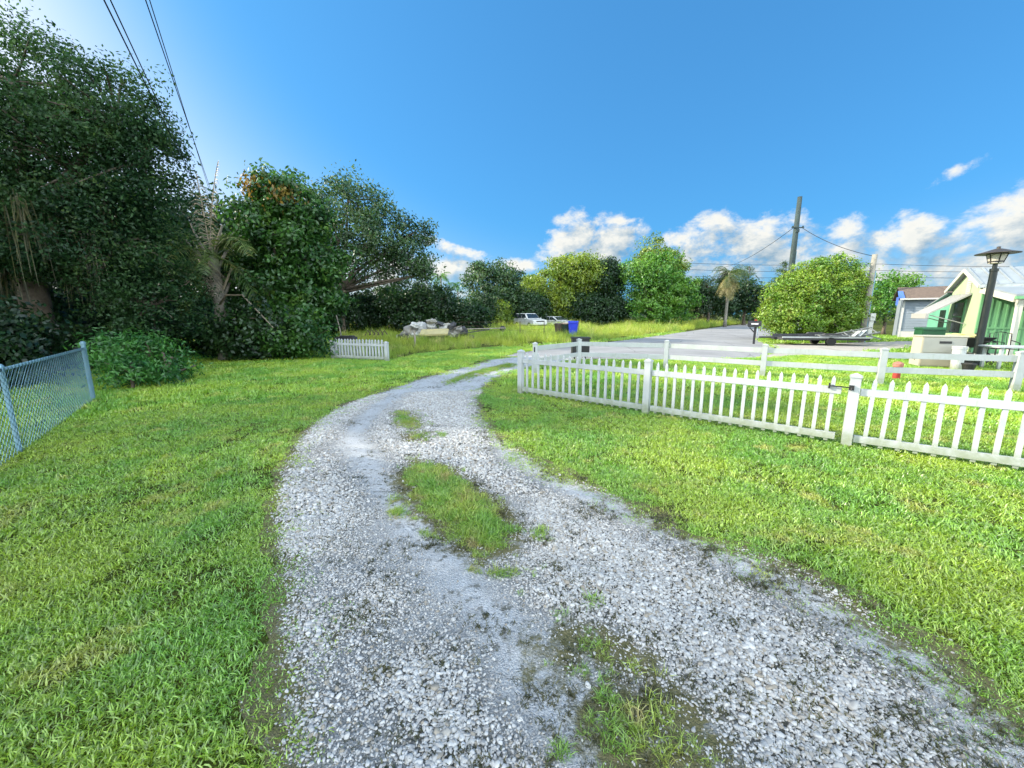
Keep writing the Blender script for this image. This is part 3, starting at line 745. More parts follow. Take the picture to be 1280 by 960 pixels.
# glossy broadleaf tree with orange new growth
bl = tree('broadleaf_tree', 'dense green broadleaf tree with orange new leaves at its top', (-8.8, 15.8, 0),
    [(0, 0, 4.4, 1.6, 1.5, 1.6), (.2, 0, 6.2, .9, .9, 1.0), (-.6, .1, 5.4, 1.1, 1.1, 1.1), (1.1, 0, 3.6, 1.2, 1.2, 1.3), (-.6, 0, 3.0, 1.5, 1.3, 1.3), (.9, .2, 5.2, .9, .9, .9), (.9, 0, 2.2, 1.2, 1.0, .9)],
    420, 70, .25, .17, .09, L_MID, 12, trunk_r=.14, trunk_top=(0, 0, 2.0), twigs=40, shell=.4)
co, q, cc = leaf_cloud([(-.2, -.5, 6.2, .8, .6, .45), (.4, -.6, 5.9, .4, .4, .3)], 26, 34, .16, .17, .08, 13)
link('new_growth', np_mesh('new_growth', co, q, L_ORANGE), bl)
# spreading oak in the middle left
tree('spreading_oak', 'spreading oak with forked trunk and airy crown beyond the picket panel', (-13.2, 30.5, 0),
    [(0, 0, 8.6, 3.6, 3.0, 2.4), (-2.4, 0, 7.2, 2.6, 2.4, 2.4), (3.0, 0, 7.4, 3.0, 2.6, 2.2), (5.4, .3, 5.8, 1.9, 1.8, 1.7), (1.2, .2, 10.0, 2.8, 2.4, 1.6), (5.9, 0, 7.6, 1.5, 1.5, 1.2), (6.6, 0, 4.6, .9, .9, 1.4), (2.0, .3, 5.4, 2.2, 2.0, 1.3), (-2.0, .3, 4.4, 1.8, 1.6, 1.5)],
    430, 64, .48, .24, .11, L_OAK, 15, trunk_r=.36, trunk_top=(.3, 0, 3.2), shell=.55, twigs=90, multi=2)
# hedge-like thicket under and right of the spreading oak
th = tree('thicket_bush', 'tall dark bush under the right limbs of the spreading oak', (-7.6, 32.5, 0),
    [(0, 0, 1.8, 2.2, 1.6, 1.7), (1.5, 0, 2.4, 1.8, 1.5, 1.5), (-1.6, 0, 1.8, 2.0, 1.6, 1.7)], 230, 60, .34, .22, .12, L_DARK, 17, trunk_r=.09, trunk_top=(0, 0, 1), cat='bush', twigs=20, zmin=.1, crown='foliage', group='dark bushes beyond the rubble')
for (x, y, rz, s, lb) in [(-12, 33.5, 1, 1.0, 'tall dark bush behind the forked trunk of the spreading oak'), (-4.2, 35.5, 2, (1.05, 1, .78), 'low dark bush behind the rubble heap'), (-13.6, 29.2, 5, (.8, .8, 1.1), 'dark bush wrapping the foot of the spreading oak'), (-16, 33, 3, 1.0, 'dark bush left of the forked trunk of the spreading oak'),
        (-9.5, 40, 4, 1.25, 'tall bush far behind the rubble, below the thin palm'), (-3.6, 46, 5, 1.0, 'bush at the far left of the parked white cars'), (1.6, 50.5, 2, 1.25, 'dark bush directly left of the boxy white car, under the round tree'), (10.5, 50.5, 3, 1.1, 'dark bush behind the low white sedan')]:
    dup(th, (x, y, 0), rz, s, lb, 'dark bushes beyond the rubble')
# trees of the middle background
tree('round_tree', 'round dark green tree standing left of the parked white vehicle', (-2.4, 49, 0),
    [(0, 0, 4.6, 3.2, 2.6, 2.6), (1.6, 0, 3.4, 2.6, 2.2, 2.2), (-1.4, 0, 6.2, 2.0, 2.0, 1.6), (1.6, 0, 6.3, 2.2, 2.0, 1.6), (-.5, -.6, 1.8, 2.2, 1.6, 1.4)], 250, 56, .45, .32, .16, L_OAK, 21, trunk_r=.25, trunk_top=(0, 0, 2.2), twigs=40)
tree('bush', 'yellow green bush in the sun between the round tree and the white vehicle', (-1.4, 45, 0), [(0, 0, 1.2, 1.5, 1.2, 1.1), (.2, 0, 2.2, 1.0, 1.0, .8)], 90, 50, .28, .22, .12, L_YEL, 22, trunk_r=.06, trunk_top=(0, 0, .6), cat='bush', twigs=10, zmin=.1, crown='foliage')
sun_t = tree('sunlit_tree', 'broad yellow green sunlit tree right behind the parked white vehicle', (6.6, 52, 0),
    [(-1.5, -.5, 5.0, 3.0, 2.6, 2.6), (.6, 0, 7.2, 2.8, 2.4, 1.9), (-2.6, 0, 3.0, 2.4, 2.0, 1.9), (2.6, 0, 6.4, 2.6, 2.4, 2.4), (0, -.5, 3.0, 2.6, 1.8, 2.2), (-.8, 0, 8.0, 1.4, 1.4, 1.1), (3.0, 0, 8.0, 1.6, 1.5, 1.3)], 360, 60, .46, .32, .16, L_YEL, 23, trunk_r=.3, trunk_top=(0, 0, 2.4), twigs=50)
tree('shady_tree', 'dark green tree in shade between the yellow tree and the bright tree', (12.0, 53, 0),
    [(0, 0, 5.4, 2.8, 2.4, 2.8), (.5, .5, 7.2, 2.4, 2.2, 2.0), (-.6, 0, 3.0, 2.4, 2.0, 2.2), (1.5, 0, 2.4, 2.2, 2.0, 2.0)], 230, 58, .44, .32, .16, L_DARK, 24, trunk_r=.28, trunk_top=(0, 0, 2.2), twigs=30)
bri_t = tree('bright_tree', 'large bright green tree standing at the left edge of the street', (17.2, 50, 0),
    [(0, 0, 4.6, 3.0, 2.6, 2.8), (-1.2, 0, 6.8, 2.4, 2.2, 2.0), (2.4, 0, 4.4, 2.6, 2.4, 2.8), (1.2, 0, 7.0, 2.6, 2.4, 2.2), (.2, -.8, 2.2, 3.0, 2.0, 1.8), (4.2, 0, 2.6, 2.0, 1.8, 2.0), (4.0, .2, 5.0, 1.8, 1.7, 2.0)], 430, 60, .42, .30, .15, L_BRIGHT, 25, trunk_r=.3, trunk_top=(0, 0, 2.4), twigs=50)
tree('tall_tree', 'tallest tree of the middle group, its yellow green top above the others', (20.0, 57, 0),
    [(-.5, 0, 10.2, 1.7, 1.6, 2.4), (1.6, 0, 9.0, 2.2, 2.0, 1.7), (3.2, 0, 8.2, 1.7, 1.6, 1.2), (.2, 0, 7.0, 2.6, 2.2, 2.2), (-1.6, 0, 8.4, 1.6, 1.5, 2.0)], 250, 54, .40, .30, .13, L_YEL, 26, trunk_r=.25, trunk_top=(0, 0, 4.5), twigs=50)
dup(sun_t, (10.2, 57, 0), 2.4, .98, 'yellow green tree behind the sunlit tree and the shady tree')
dup(bri_t, (13.6, 58, 0), 2.0, 1.0, 'bright green tree behind the shady tree, half hidden by it')
dup(bri_t, (21.8, 55, 0), 4.0, .74, 'lower bright green tree below the tallest tree of the middle group')
dup(sun_t, (2.6, 59, 0), 1.2, .80, 'yellow green tree in the gap between the round tree and the sunlit tree')
rb = tree('roadside_tree', 'dark open tree behind the shaggy palm by the street', (30.5, 62, 0),
    [(0, 0, 5.6, 2.8, 2.4, 2.0), (2.6, 0, 3.6, 2.6, 2.2, 2.2), (-1.4, 0, 3.6, 2.2, 2.0, 2.0)], 170, 54, .42, .32, .16, L_DARK, 27, trunk_r=.25, trunk_top=(0, 0, 2.4), twigs=40)
dup(rb, (36.5, 62.5, 0), 2.0, (1.15, 1.1, .95), 'dark tree right of the shaggy palm, behind the mailbox')
dup(rb, (24.8, 63, 0), 3.4, 1.0, 'dark tree between the bright tree and the shaggy palm')
far = tree('far_tree', 'dull olive tree far down the street, left of the round shrub', (44, 66, 0),
    [(0, 0, 4.4, 3.0, 2.6, 2.6), (1.8, 0, 5.8, 2.2, 2.0, 1.7), (-1.8, 0, 3.6, 2.4, 2.2, 2.2), (0, 0, 2.0, 3.0, 2.2, 1.8)], 170, 50, .46, .36, .18, leaf_mat('olive_leaves', (.07, .10, .03), (.12, .14, .04), (.10, .09, .04), scale=.4), 28, trunk_r=.22, trunk_top=(0, 0, 2.2), twigs=30)
for (x, y, rz, s, lb) in [(52, 70, 1, 1.0, 'olive tree hidden behind the round shrub'), (60, 74, 2, 1.0, 'olive tree behind the tall utility pole'), (38.5, 80, 4, 1.05, 'olive tree furthest down the street')]:
    dup(far, (x, y, 0), rz, s, lb)
# round shrub and its neighbours by the trailer
tree('round_shrub', 'huge rounded yellow green shrub behind the trailer', (18.6, 24.8, 0),
    [(0, 0, 2.2, 2.7, 2.3, 2.2), (.5, 0, 3.6, 1.9, 1.8, 1.5), (-.9, 0, 1.5, 1.8, 1.7, 1.5), (1.3, 0, 2.6, 1.7, 1.7, 1.9), (-.9, 0, 2.9, 1.5, 1.5, 1.3)], 900, 84, .20, .12, .07, L_HEDGE, 31, trunk_r=.12, trunk_top=(0, 0, .8), cat='shrub', twigs=50, zmin=.06, shell=.75, crown='foliage')
tree('upright_shrub', 'tall green shrub right of the short wooden pole', (20.9, 25.6, 0),
    [(0, 0, 1.8, 1.5, 1.4, 1.8), (.2, 0, 3.4, 1.3, 1.3, 1.4), (-1.0, .2, 2.6, 1.3, 1.3, 2.0)], 260, 64, .22, .13, .07, L_BRIGHT, 32, trunk_r=.1, trunk_top=(0, 0, .8), cat='shrub', twigs=24, zmin=.06, shell=.6, crown='foliage')
tree('garden_tree', 'green tree rising behind the grey house at its left corner', (31.5, 33.5, 0), [(0, 0, 3.6, 1.5, 1.4, 1.5), (.8, 0, 4.2, 1.1, 1.1, .9), (-1, 0, 2.6, 1.4, 1.4, 1.5)], 120, 54, .32, .2, .1, L_BRIGHT, 33, trunk_r=.14, trunk_top=(0, 0, 1.8), twigs=20)

# --- palms
def frond(co, base, az, elev, length, droop, leaf_l, leaf_w, rg, n=34, hang=.6, sparse=1.0):
    """append a feather frond's leaflets; returns the rachis points"""
    p = np.array(base, float); d = np.array([math.cos(az)*math.cos(elev), math.sin(az)*math.cos(elev), math.sin(elev)]); pts = [p.copy()]
    for k in range(n):
        t = k/n; p = p + d*length/n; d = d + np.array([0, 0, -droop/n*(0.6+1.2*t)]); d /= np.linalg.norm(d); pts.append(p.copy())
        if t < .12 or rg.random() > sparse: continue
        side = np.cross(d, [0, 0, 1.0]); side /= np.linalg.norm(side)+1e-6; ll = leaf_l*(math.sin(math.pi*min(1, t*.92+.08))**.6)
        for sg in (-1, 1):
            ld = side*sg + d*.5 + np.array([0, 0, rg.uniform(-hang, .25)]); ld /= np.linalg.norm(ld); w = d*leaf_w*.5
            m = p+ld*ll*.5; e = p+ld*ll+np.array([0, 0, -ll*hang*.45])
            co += [p-w*.6, p+w*.6, m+w, m-w, m-w, m+w, e+w*.15, e-w*.15]
    return pts
def palm(name, label, loc, h, r, n, fl, ll, leaf, seed, shag=0, bark=BARK_P, lean=(0, 0), elev=(-.5, 1.2), droop=1.7, boots=0, dead=None):
    rg = np.random.default_rng(seed); o = thing(name, label, 'palm tree', loc)
    tb = MB(); pts = [(lean[0]*t*t, lean[1]*t*t, h*t-.05) for t in np.linspace(0, 1, 9)]
    tb.tube(pts, [r*(1.35 if i == 0 else 1.0-.25*i/8) for i in range(9)], 12); top = np.array(pts[-1])
    co = []; rb = MB()
    for i in range(n):
        pp = frond(co, top, rg.random()*6.283, rg.uniform(*elev), fl*rg.uniform(.8, 1.1), droop*rg.uniform(.8, 1.2), ll, .035, rg)
        rb.tube([tuple(q) for q in pp[::6]], [.03, .026, .022, .018, .012, .008][:len(pp[::6])], 5, cap=False)
    for i in range(boots):
        a = rg.random()*6.28; z = h*rg.uniform(.55, 1.0); q = Vector((math.cos(a), math.sin(a), 0)); b = Vector((0, 0, z)) + q*r*.6
        tb.tube([b, b+q*.25+Vector((0, 0, .5)), b+q*rg.uniform(.3, .8)+Vector((0, 0, rg.uniform(.7, 1.3)))], [.06, .05, .025], 6)
    tb.build('trunk', bark, o, smooth=True)
    co = np.array(co); link('crown', np_mesh('crown', co, np.arange(len(co)).reshape(-1, 4), leaf), o); rb.build('frond_stalk', leaf, o, smooth=True)
    if shag:
        co = []
        for i in range(shag):
            frond(co, top-np.array([0, 0, rg.uniform(.1, h*.18)]), rg.random()*6.283, rg.uniform(-1.3, -.5), fl*.8*rg.uniform(.7, 1.1), 1.2, ll*.8, .03, rg, hang=1.0)
        co = np.array(co); link('dead_skirt', np_mesh('dead_skirt', co, np.arange(len(co)).reshape(-1, 4), dead or L_PALMY), o)
    return o
qp = palm('palm_tree', 'ragged palm with pale split trunk and cut frond stubs, edge of the left woods', (-10.4, 14.2, 0), 3.7, .20, 22, 2.5, .55, L_PALM, 41, shag=1, boots=9, elev=(-.6, 1.3), dead=L_DEAD)
def spear():
    rg = np.random.default_rng(9)
    for bs, az_, el_, ln, dr in (((-.3, .2, 3.4), .9, 1.45, 3.6, .75), ((-.2, .2, 3.4), 2.4, 1.40, 3.2, .5)):
        co = []; pp = frond(co, bs, az_, el_, ln, dr, .42, .03, rg, n=40, hang=1.0, sparse=.8)
        for p0, p1 in zip(pp[:-1], pp[1:]): s = np.array([.012, .008, 0]); co += [p0-s, p0+s, p1+s, p1-s]
        co = np.array(co); link('dead_frond', np_mesh('dead_frond', co, np.arange(len(co)).reshape(-1, 4), L_DEAD), qp)
    m = MB(); m.tube([(.1, -.1, 2.0), (.5, -.3, 2.3), (1.2, -.5, 2.3), (2.2, -.6, 1.2)], [.04, .035, .03, .02], 6); m.tube([(.3, -.2, 2.4), (.8, -.3, 3.2)], [.04, .03], 6)
    m.build('bent_stalk', L_DEAD, qp)
spear()
palm('palm_tree', 'shaggy yellow palm standing at the roadside beyond the mailbox', (28.2, 52.5, 0), 7.0, .2, 34, 2.9, .8, L_PALM, 43, shag=60, elev=(-.5, 1.1), droop=2.0)
pl = palm('palm_tree', 'thin palm far away in the gap right of the spreading oak', (-10.2, 58, 0), 7.0, .12, 16, 2.2, .5, L_BRIGHT, 44, elev=(-.2, 1.2))
dup(pl, (-7.8, 58, 0), 1, .82, 'shorter leaning palm right of the thin far palm')
# --- feathery pines far down the street
def pine(name, label, loc, h, seed):
    rg = np.random.default_rng(seed); o = thing(name, label, 'tree', loc); m = MB(); m.tube([(0, 0, 0), (.1, 0, h*.5), (.15, 0, h)], [.2, .12, .03], 8); co = []
    for i in range(60):
        z = h*rg.uniform(.25, .98); a = rg.random()*6.28; ln = (1.05-z/h)*h*.42*rg.uniform(.5, 1.1)+.5; b = np.array([.1, 0, z]); d = np.array([math.cos(a), math.sin(a), .35])
        m.tube([tuple(b), tuple(b+d*ln)], [.05, .015], 5, cap=False)
        for k in range(46):
            p = b+d*ln*rg.uniform(.25, 1.05)+rg.normal(0, .16, 3); q = rg.normal(0, 1, 3)+np.array([0, 0, -.2]); q /= np.linalg.norm(q); s = np.cross(q, rg.normal(0, 1, 3)); s /= np.linalg.norm(s)
            co += [p, p+q*.25+s*.035, p+q*.5, p+q*.25-s*.035]
    co = np.array(co); m.build('trunk', BARK, o); link('crown', np_mesh('crown', co, np.arange(len(co)).reshape(-1, 4), L_OAK), o); return o
pn = pine('pine_tree', 'feathery pine far off, right above the mailbox', (49, 84, 0), 11.5, 51)
dup(pn, (55.5, 82, 0), 2, (1.2, 1.2, 1.05), 'wider feathery pine left of the tall utility pole')
# --- far wood that closes the horizon
def far_wood():
    rg = np.random.default_rng(61); lobes = []
    for a in np.arange(-70, 78, 2.2):
        d = rg.uniform(105, 135); h = rg.uniform(4, 7.5); t = R(a); lobes.append((d*math.sin(t), d*math.cos(t), h*.5, 4.5, 3.5, h*.55))
    co, q, cc = leaf_cloud(lobes, 1500, 16, 1.0, 1.0, .6, 62, shell=.6, zmin=.3)
    tag(link('far_wood', np_mesh('far_wood', co, q, L_DARK)), 'far wood closing the horizon', 'wood', kind='stuff')
far_wood()
# ------------------------------------------------------------------ fences
VINYL = mat('white_vinyl', (.44, .455, .475), .45, .05, 3.0, dirt=(.33, .35, .29), dirt_amt=.3, foot=(.20, .23, .13))
VINYL_OLD = mat('weathered_white_vinyl', (.38, .40, .41), .55, .08, 3.0, dirt=(.24, .27, .2), dirt_amt=.45, foot=(.20, .23, .14))
BLACK = mat('black_metal', (.018, .018, .02), .5, .3, 8)
GALV = mat('galvanized_steel', (.17, .30, .37), .45, .2, 9, metal=.3, dirt=(.3, .28, .24), dirt_amt=.3)
def picket_mesh(h, w, zb, material):
    m = MB(); k = w/2
    m.box((0, 0, (zb+h-.07)/2), (w, w*.62, h-.07-zb))
    m.box((0, 0, h-.075), (w*1.06, w*.70, .016))
    z0 = h-.065; a, b = k*.96, k*.6
    m.add([(-a, -b, z0), (a, -b, z0), (a, b, z0), (-a, b, z0), (-a*.9, -b*.9, z0+.025), (a*.9, -b*.9, z0+.025), (a*.9, b*.9, z0+.025), (-a*.9, b*.9, z0+.025), (0, 0, z0+.065)],
          [(0, 3, 2, 1), (0, 1, 5, 4), (1, 2, 6, 5), (2, 3, 7, 6), (3, 0, 4, 7), (4, 5, 8), (5, 6, 8), (6, 7, 8), (7, 4, 8)])
    me = new_mesh('picket', m.v, m.f, material); return me
def vinyl_post(name, h, w, parent, loc, rz, material, slot=False):
    m = MB(); m.box((0, 0, h/2-.06), (w, w, h+.08-.0)); 
    m.box((0, 0, h-.013), (w*1.16, w*1.16, .028))
    k = w*.56; m.add([(-k, -k, h+.001), (k, -k, h+.001), (k, k, h+.001), (-k, k, h+.001), (0, 0, h+.034)], [(0, 3, 2, 1), (0, 1, 4), (1, 2, 4), (2, 3, 4), (3, 0, 4)])
    o = m.build(name, material, parent, bevel=.004, loc=loc); o.rotation_euler = (0, 0, rz); return o
def section(parent, a, b, n, h, material, pm, rail_h=(.12, .78), inset=.06, pw=.04, frame=None):
    """pickets and two rails between two points of the ground"""
    a, b = Vector((a[0], a[1], 0)), Vector((b[0], b[1], 0)); d = (b-a); L = d.length; d.normalize(); rz = math.atan2(d.y, d.x); nrm = Vector((-d.y, d.x, 0))
    for f in rail_h:
        m = MB(); m.beam(a+d*inset+Vector((0, 0, f*h)), b-d*inset+Vector((0, 0, f*h)), .046, .088)
        m.build('rail', material, parent, bevel=.003)
    for i in range(n):
        p = a + d*(inset+(L-2*inset)*(i+.7)/(n+.4))
        o = link('picket', pm, parent, p - Vector((0, 0, 0)) + nrm*0.0); o.rotation_euler = (random.Random(i*5+n).uniform(-.012, .012), random.Random(i*7+n).uniform(-.016, .016), rz)
    return rz
PH = .90
pk_mesh = picket_mesh(PH*.985, .042, .035, VINYL)
pts = [G(651, 492), G(807, 517), G(1057, 557)]
dd = Vector((pts[2][0]-pts[1][0], pts[2][1]-pts[1][1])).normalized(); pts.append((pts[2][0]+.80*2.46, pts[2][1]-.60*2.46))
pf = thing('picket_fence', 'white vinyl picket fence along the right lawn, nearest the camera', 'fence')
for i, p in enumerate(pts):
    q = pts[min(i+1, 3)]; q0 = pts[max(i-1, 0)]
    vinyl_post('post', PH+.005, .105, pf, (p[0], p[1], 0), math.atan2(q[1]-q0[1], q[0]-q0[0]), VINYL)
section(pf, pts[0], pts[1], 17, PH, VINYL, pk_mesh); section(pf, pts[2], pts[3], 15, PH, VINYL, pk_mesh)
# gate: second bay
ga, gb = Vector((*pts[1], 0)), Vector((*pts[2], 0)); gd = (gb-ga).normalized(); rz = math.atan2(gd.y, gd.x)
m = MB()
for f in (.12, .78): m.beam(ga+gd*.075+Vector((0, 0, f*PH)), gb-gd*.12+Vector((0, 0, f*PH)), .046, .088)
gate = m.build('gate', VINYL, pf, bevel=.003)
gate['label'] = 'picket gate bay closed by a black latch'
Lg = (gb-ga).length
for i in range(17):
    o = link('picket', pk_mesh, gate, ga + gd*(.06+(Lg-.2)*(i+.7)/17.2)); o.rotation_euler = (0, 0, rz)
m = MB(); nrm = Vector((gd.y, -gd.x, 0)); z = Vector((0, 0, .78*PH+.055))
m.beam(gb-gd*.25+nrm*.045+z, gb-gd*.02+nrm*.062+z, .012, .014)
m.box(gb-gd*.245+nrm*.04+z, (.02, .03, .07), rz); m.box(gb-gd*.03+nrm*.062+z, (.05, .03, .06), rz); m.tube([gb-gd*.03+nrm*.08+z, gb-gd*.03+nrm*.10+z-Vector((0, 0, .03))], .008)
m.build('latch', BLACK, gate, bevel=.002)

# ranch rail fence behind
RH = .86
rp = [G(669, 429, RH), G(724, 424, RH), G(834, 426, RH), G(957, 431, RH), G(1106, 436, RH), G(1278, 440, RH)]
dx, dy = rp[5][0]-rp[4][0], rp[5][1]-rp[4][1]; rp.append((rp[5][0]+dx, rp[5][1]+dy*.9))
rf = thing('rail_fence', 'white two rail vinyl ranch fence behind the picket fence, along the street', 'fence')
for i, p in enumerate(rp):
    q = rp[min(i+1, 6)]; q0 = rp[max(i-1, 0)]
    o = vinyl_post('post', RH, .125, rf, (p[0], p[1], 0), math.atan2(q[1]-q0[1], q[0]-q0[0]), VINYL_OLD)
    if i == 0:
        o.rotation_euler.z = 0.0
        m = MB(); m.box((-.02, -.0645, RH*.80), (.035, .006, .14)); m.build('slot', mat('slot_dark', (.015, .015, .015), .9), o)
    if i < 6:
        for f in (.83, .43):
            m = MB(); m.beam((p[0], p[1], f*RH), (rp[i+1][0], rp[i+1][1], f*RH), .042, .135); m.build('rail', VINYL_OLD, rf, bevel=.004)

# short picket panel on the left verge
sp = thing('short_picket_fence', 'short white picket fence panel in front of the wild field', 'fence')
a, b = G(417, 449), G(484, 452); SH = .78
pm2 = picket_mesh(SH*1.0, .062, .05, VINYL)
d2 = Vector((b[0]-a[0], b[1]-a[1], 0)).normalized(); rz2 = math.atan2(d2.y, d2.x)
for p in (a, b): vinyl_post('post', SH*.88, .12, sp, (p[0], p[1], 0), rz2, VINYL)
section(sp, a, b, 16, SH, VINYL, pm2, rail_h=(.16, .74), inset=.08)

# chain link fence on the left
cl = thing('chain_link_fence', 'galvanized chain link fence at the left edge of the lawn', 'fence')
c0, c1 = Vector((*G(117, 500), 0)), Vector((*G(25, 565), 0)); cd = (c1-c0).normalized(); CL = (c1-c0).length
cp = [c0, c1, c1+cd*CL, c1+cd*CL*2]; FH = 1.02
for i, p in enumerate(cp):
    m = MB(); r = .036 if i == 0 else .026; h = FH+.07 if i == 0 else FH
    m.tube([p-Vector((0, 0, .1)), p+Vector((0, 0, h))], r, 12)
    m.lathe(p+Vector((0, 0, h-.005)), [(r*1.25, 0), (r*1.25, .03), (r*.8, .055), (.004, .065)], 12)
    po = m.build('post', GALV, cl, smooth=False)
    if i == 0:
        m = MB()
        for z in (.25, .55, .86, .98):
            m = MB(); m.tube([p+Vector((0, 0, z-.012)), p+Vector((0, 0, z+.012))], r*1.2, 12); m.box(p+cd*.05+Vector((0, 0, z)), (.07, .012, .024), math.atan2(cd.y, cd.x)); m.build('clamp', GALV, po)
        m = MB(); q = p+cd*.06; m.tube([q+Vector((0, 0, .03)), q+Vector((0, 0, FH-.03))], .009, 6); m.build('tension_bar', GALV, po)
for i in range(3):
    p, q = cp[i], cp[i+1]
    m = MB(); m.tube([p+Vector((0, 0, FH-.01)), q+Vector((0, 0, FH-.01))], .021, 10); m.build('top_rail', GALV, cl, smooth=True)
    m = MB(); n = int(CL/.056); st = int(FH/.04); sn = Vector((-cd.y, cd.x, 0))
    for k in range(n+1):
        for sg in (1,):
            pl_ = []
            for j in range(st+1):
                off = k*.056 + (.028 if (j+k) % 2 else -.028)
                pl_.append(p + cd*min(max(off, 0), CL) + sn*(.028+(.004 if (j+k) % 2 else -.004)) + Vector((0, 0, .02+j*(FH-.0)/st)))
            m.tube(pl_, .0034, 3, cap=False)
    m.build('chain_link', GALV, cl)

# ------------------------------------------------------------------ small wire fence, stakes and field junk
WOOD = mat('grey_weathered_wood', (.30, .27, .22), .9, .35, 6, .5, 20)
RUST = mat('rusty_steel', (.10, .075, .055), .8, .4, 10)
wf = thing('wire_fence', 'thin rusty wire fence on slim posts in front of the white vehicle', 'fence')
wp = [(-6.2, 27.5)] + [(XA(650, 420, 28), 28), (XA(680, 420, 30), 30), (XA(723, 420, 31), 31)]
for x, y in wp:
    m = MB(); m.tube([(x, y, 0), (x, y, 1.18)], .026, 6); m.build('post', RUST, wf)
for z in (.55, .85, 1.12):
    m = MB(); m.tube([(x, y, z) for x, y in wp], .008, 4); m.build('wire', RUST, wf)
for nm, px, y0, y1, Y, w, lb, ln in [('stake', 428, 425, 394, 19.5, .035, 'leaning pale stick standing behind the short picket panel', -.22), ('stake', 487, 412, 396, 33, .10, 'short pale post at the edge of the dark bushes', 0),
                                 ('stake', 518, 438, 414, 20.5, .06, 'grey weathered post in front of the rubble heap', 0)]:
    x = XA(px, 420, Y); z1 = H(y1, Y); rgd = random.Random(px); m = MB()
    m.tube([(0, 0, -.1), (ln*.5+.02, .02, z1*.5), (ln, 0, z1)], [w, w*.9, w*.8], 7); m.box((ln, 0, z1), (w*1.3, w*1.1, w*.6), .4)
    o = m.build(nm, WOOD if px != 487 else mat('pale_wood', (.55, .52, .44), .85), None, loc=(x, Y, 0)); tag(o, lb, 'stake')
o = thing('stake_marker', 'small dark round marker on a stick among the weeds', 'marker', (XA(628, 420, 26), 26, 0))
m = MB(); m.tube([(0, 0, 0), (.02, 0, .62)], .02, 6); m.build('stick', WOOD, o)
m = MB(); m.lathe((0, 0, 0), [(.02, -.05), (.16, -.05), (.2, -.02), (.2, .02), (.16, .05), (.02, .05)], 14)
h = m.build('disc', BLACK, o, loc=(.02, -.05, .72)); h.rotation_euler = (R(80), 0, .2)
# rubble
CONC = mat('pale_rubble', (.27, .26, .24), .9, .35, 3, .6, 12, dirt=(.25, .22, .17), dirt_amt=.6)
TARP = mat('white_sheeting', (.42, .42, .41), .6, .15, 4, dirt=(.45, .42, .35), dirt_amt=.4)
DARKT = mat('dark_scrap', (.05, .05, .055), .7, .4, 6)
def lump(name, loc, size, seed, material, label, group=None, cat='rubble'):
    rg = random.Random(seed); bm = bmesh.new(); bmesh.ops.create_icosphere(bm, subdivisions=4 if cat == 'rubble' else 3, radius=1)
    pl = [(Vector((rg.gauss(0, 1), rg.gauss(0, 1), rg.gauss(0, 1))).normalized(), rg.uniform(.5, .85)) for _ in range(12)]
    from mathutils import noise
    for v in bm.verts:
        for n, d in pl:
            k = v.co.dot(n)
            if k > d: v.co -= n*(k-d)*.8
        v.co *= 1+.30*noise.noise(v.co*2.0+Vector((seed, 0, 0)))-.22*abs(noise.noise(v.co*3.6+Vector((0, seed, 0))))+.08*noise.noise(v.co*9)
        v.co = Vector((v.co.x*size[0], v.co.y*size[1], v.co.z*size[2]))
    me = bpy.data.meshes.new(name); bm.to_mesh(me); bm.free(); me.materials.append(material)
    me.polygons.foreach_set('use_smooth', [True]*len(me.polygons))
    o = link(name, me, None, loc); o.rotation_euler = (rg.uniform(-.3, .3), rg.uniform(-.3, .3), rg.uniform(0, 6)); tag(o, label, cat, group); return o
RX = XA(545, 415, 25)
GRP = 'junk in the rubble heap'
for i, (dx, dy, z, sx, sy, sz, mt, nm, lb) in enumerate([(-1.6, 0, .45, .75, .6, .55, CONC, 'rubble_chunk', 'pale grey rubble chunk at the left end of the heap'), (-.9, .2, .75, .8, .6, .5, TARP, 'white_bundle', 'crumpled white bundle at the left top of the heap'),
        (-.3, -.1, .85, .45, .4, .38, TARP, 'white_bundle', 'round white bundle in the middle of the heap'), (.6, .2, .7, .9, .6, .45, TARP, 'white_bundle', 'long white bundle on the right of the heap'), (.35, .1, 1.05, .55, .35, .16, DARKT, 'dark_scrap', 'dark scrap lying on top of the heap'),
        (1.3, .1, .55, .6, .5, .4, CONC, 'rubble_chunk', 'pale grey rubble chunk right of the long white bundle'), (-1.9, -.4, .25, .4, .4, .3, DARKT, 'dark_scrap', 'dark scrap at the foot of the heap, left end'), (-.3, .5, .4, 1.6, .6, .5, CONC, 'rubble_chunk', 'largest rubble mass filling the middle of the heap'),
        (1.75, 0, .5, .3, .3, .45, DARKT, 'dark_scrap', 'dark scrap standing at the right end of the heap')]):
    lump(nm, (RX+dx, 25+dy, z), (sx, sy, sz), 100+i, mt, lb, GRP)
rgj = random.Random(4)
junk = [('left shoulder', -1.25, .95, .3), ('top, above the round bundle', -.15, 1.22, .26), ('right shoulder', 1.05, .95, .3), ('front left foot', -1.1, .35, .3), ('front right foot', 1.0, .35, .28), ('far right foot', 2.2, .25, .25), ('far left foot', -2.3, .25, .24)]
for i, (w_, dx, z, r) in enumerate(junk):
    mt, nm, adj = [(TARP, 'white_bundle', 'small crumpled white bundle'), (CONC, 'rubble_chunk', 'small pale rubble chunk'), (DARKT, 'dark_scrap', 'small dark scrap piece')][i % 3]
    lump(nm, (RX+dx, 24.75+rgj.uniform(-.3, .3), z), (r*1.4, r, r*.8), 200+i, mt, '%s at the %s of the rubble heap' % (adj, w_), GRP)
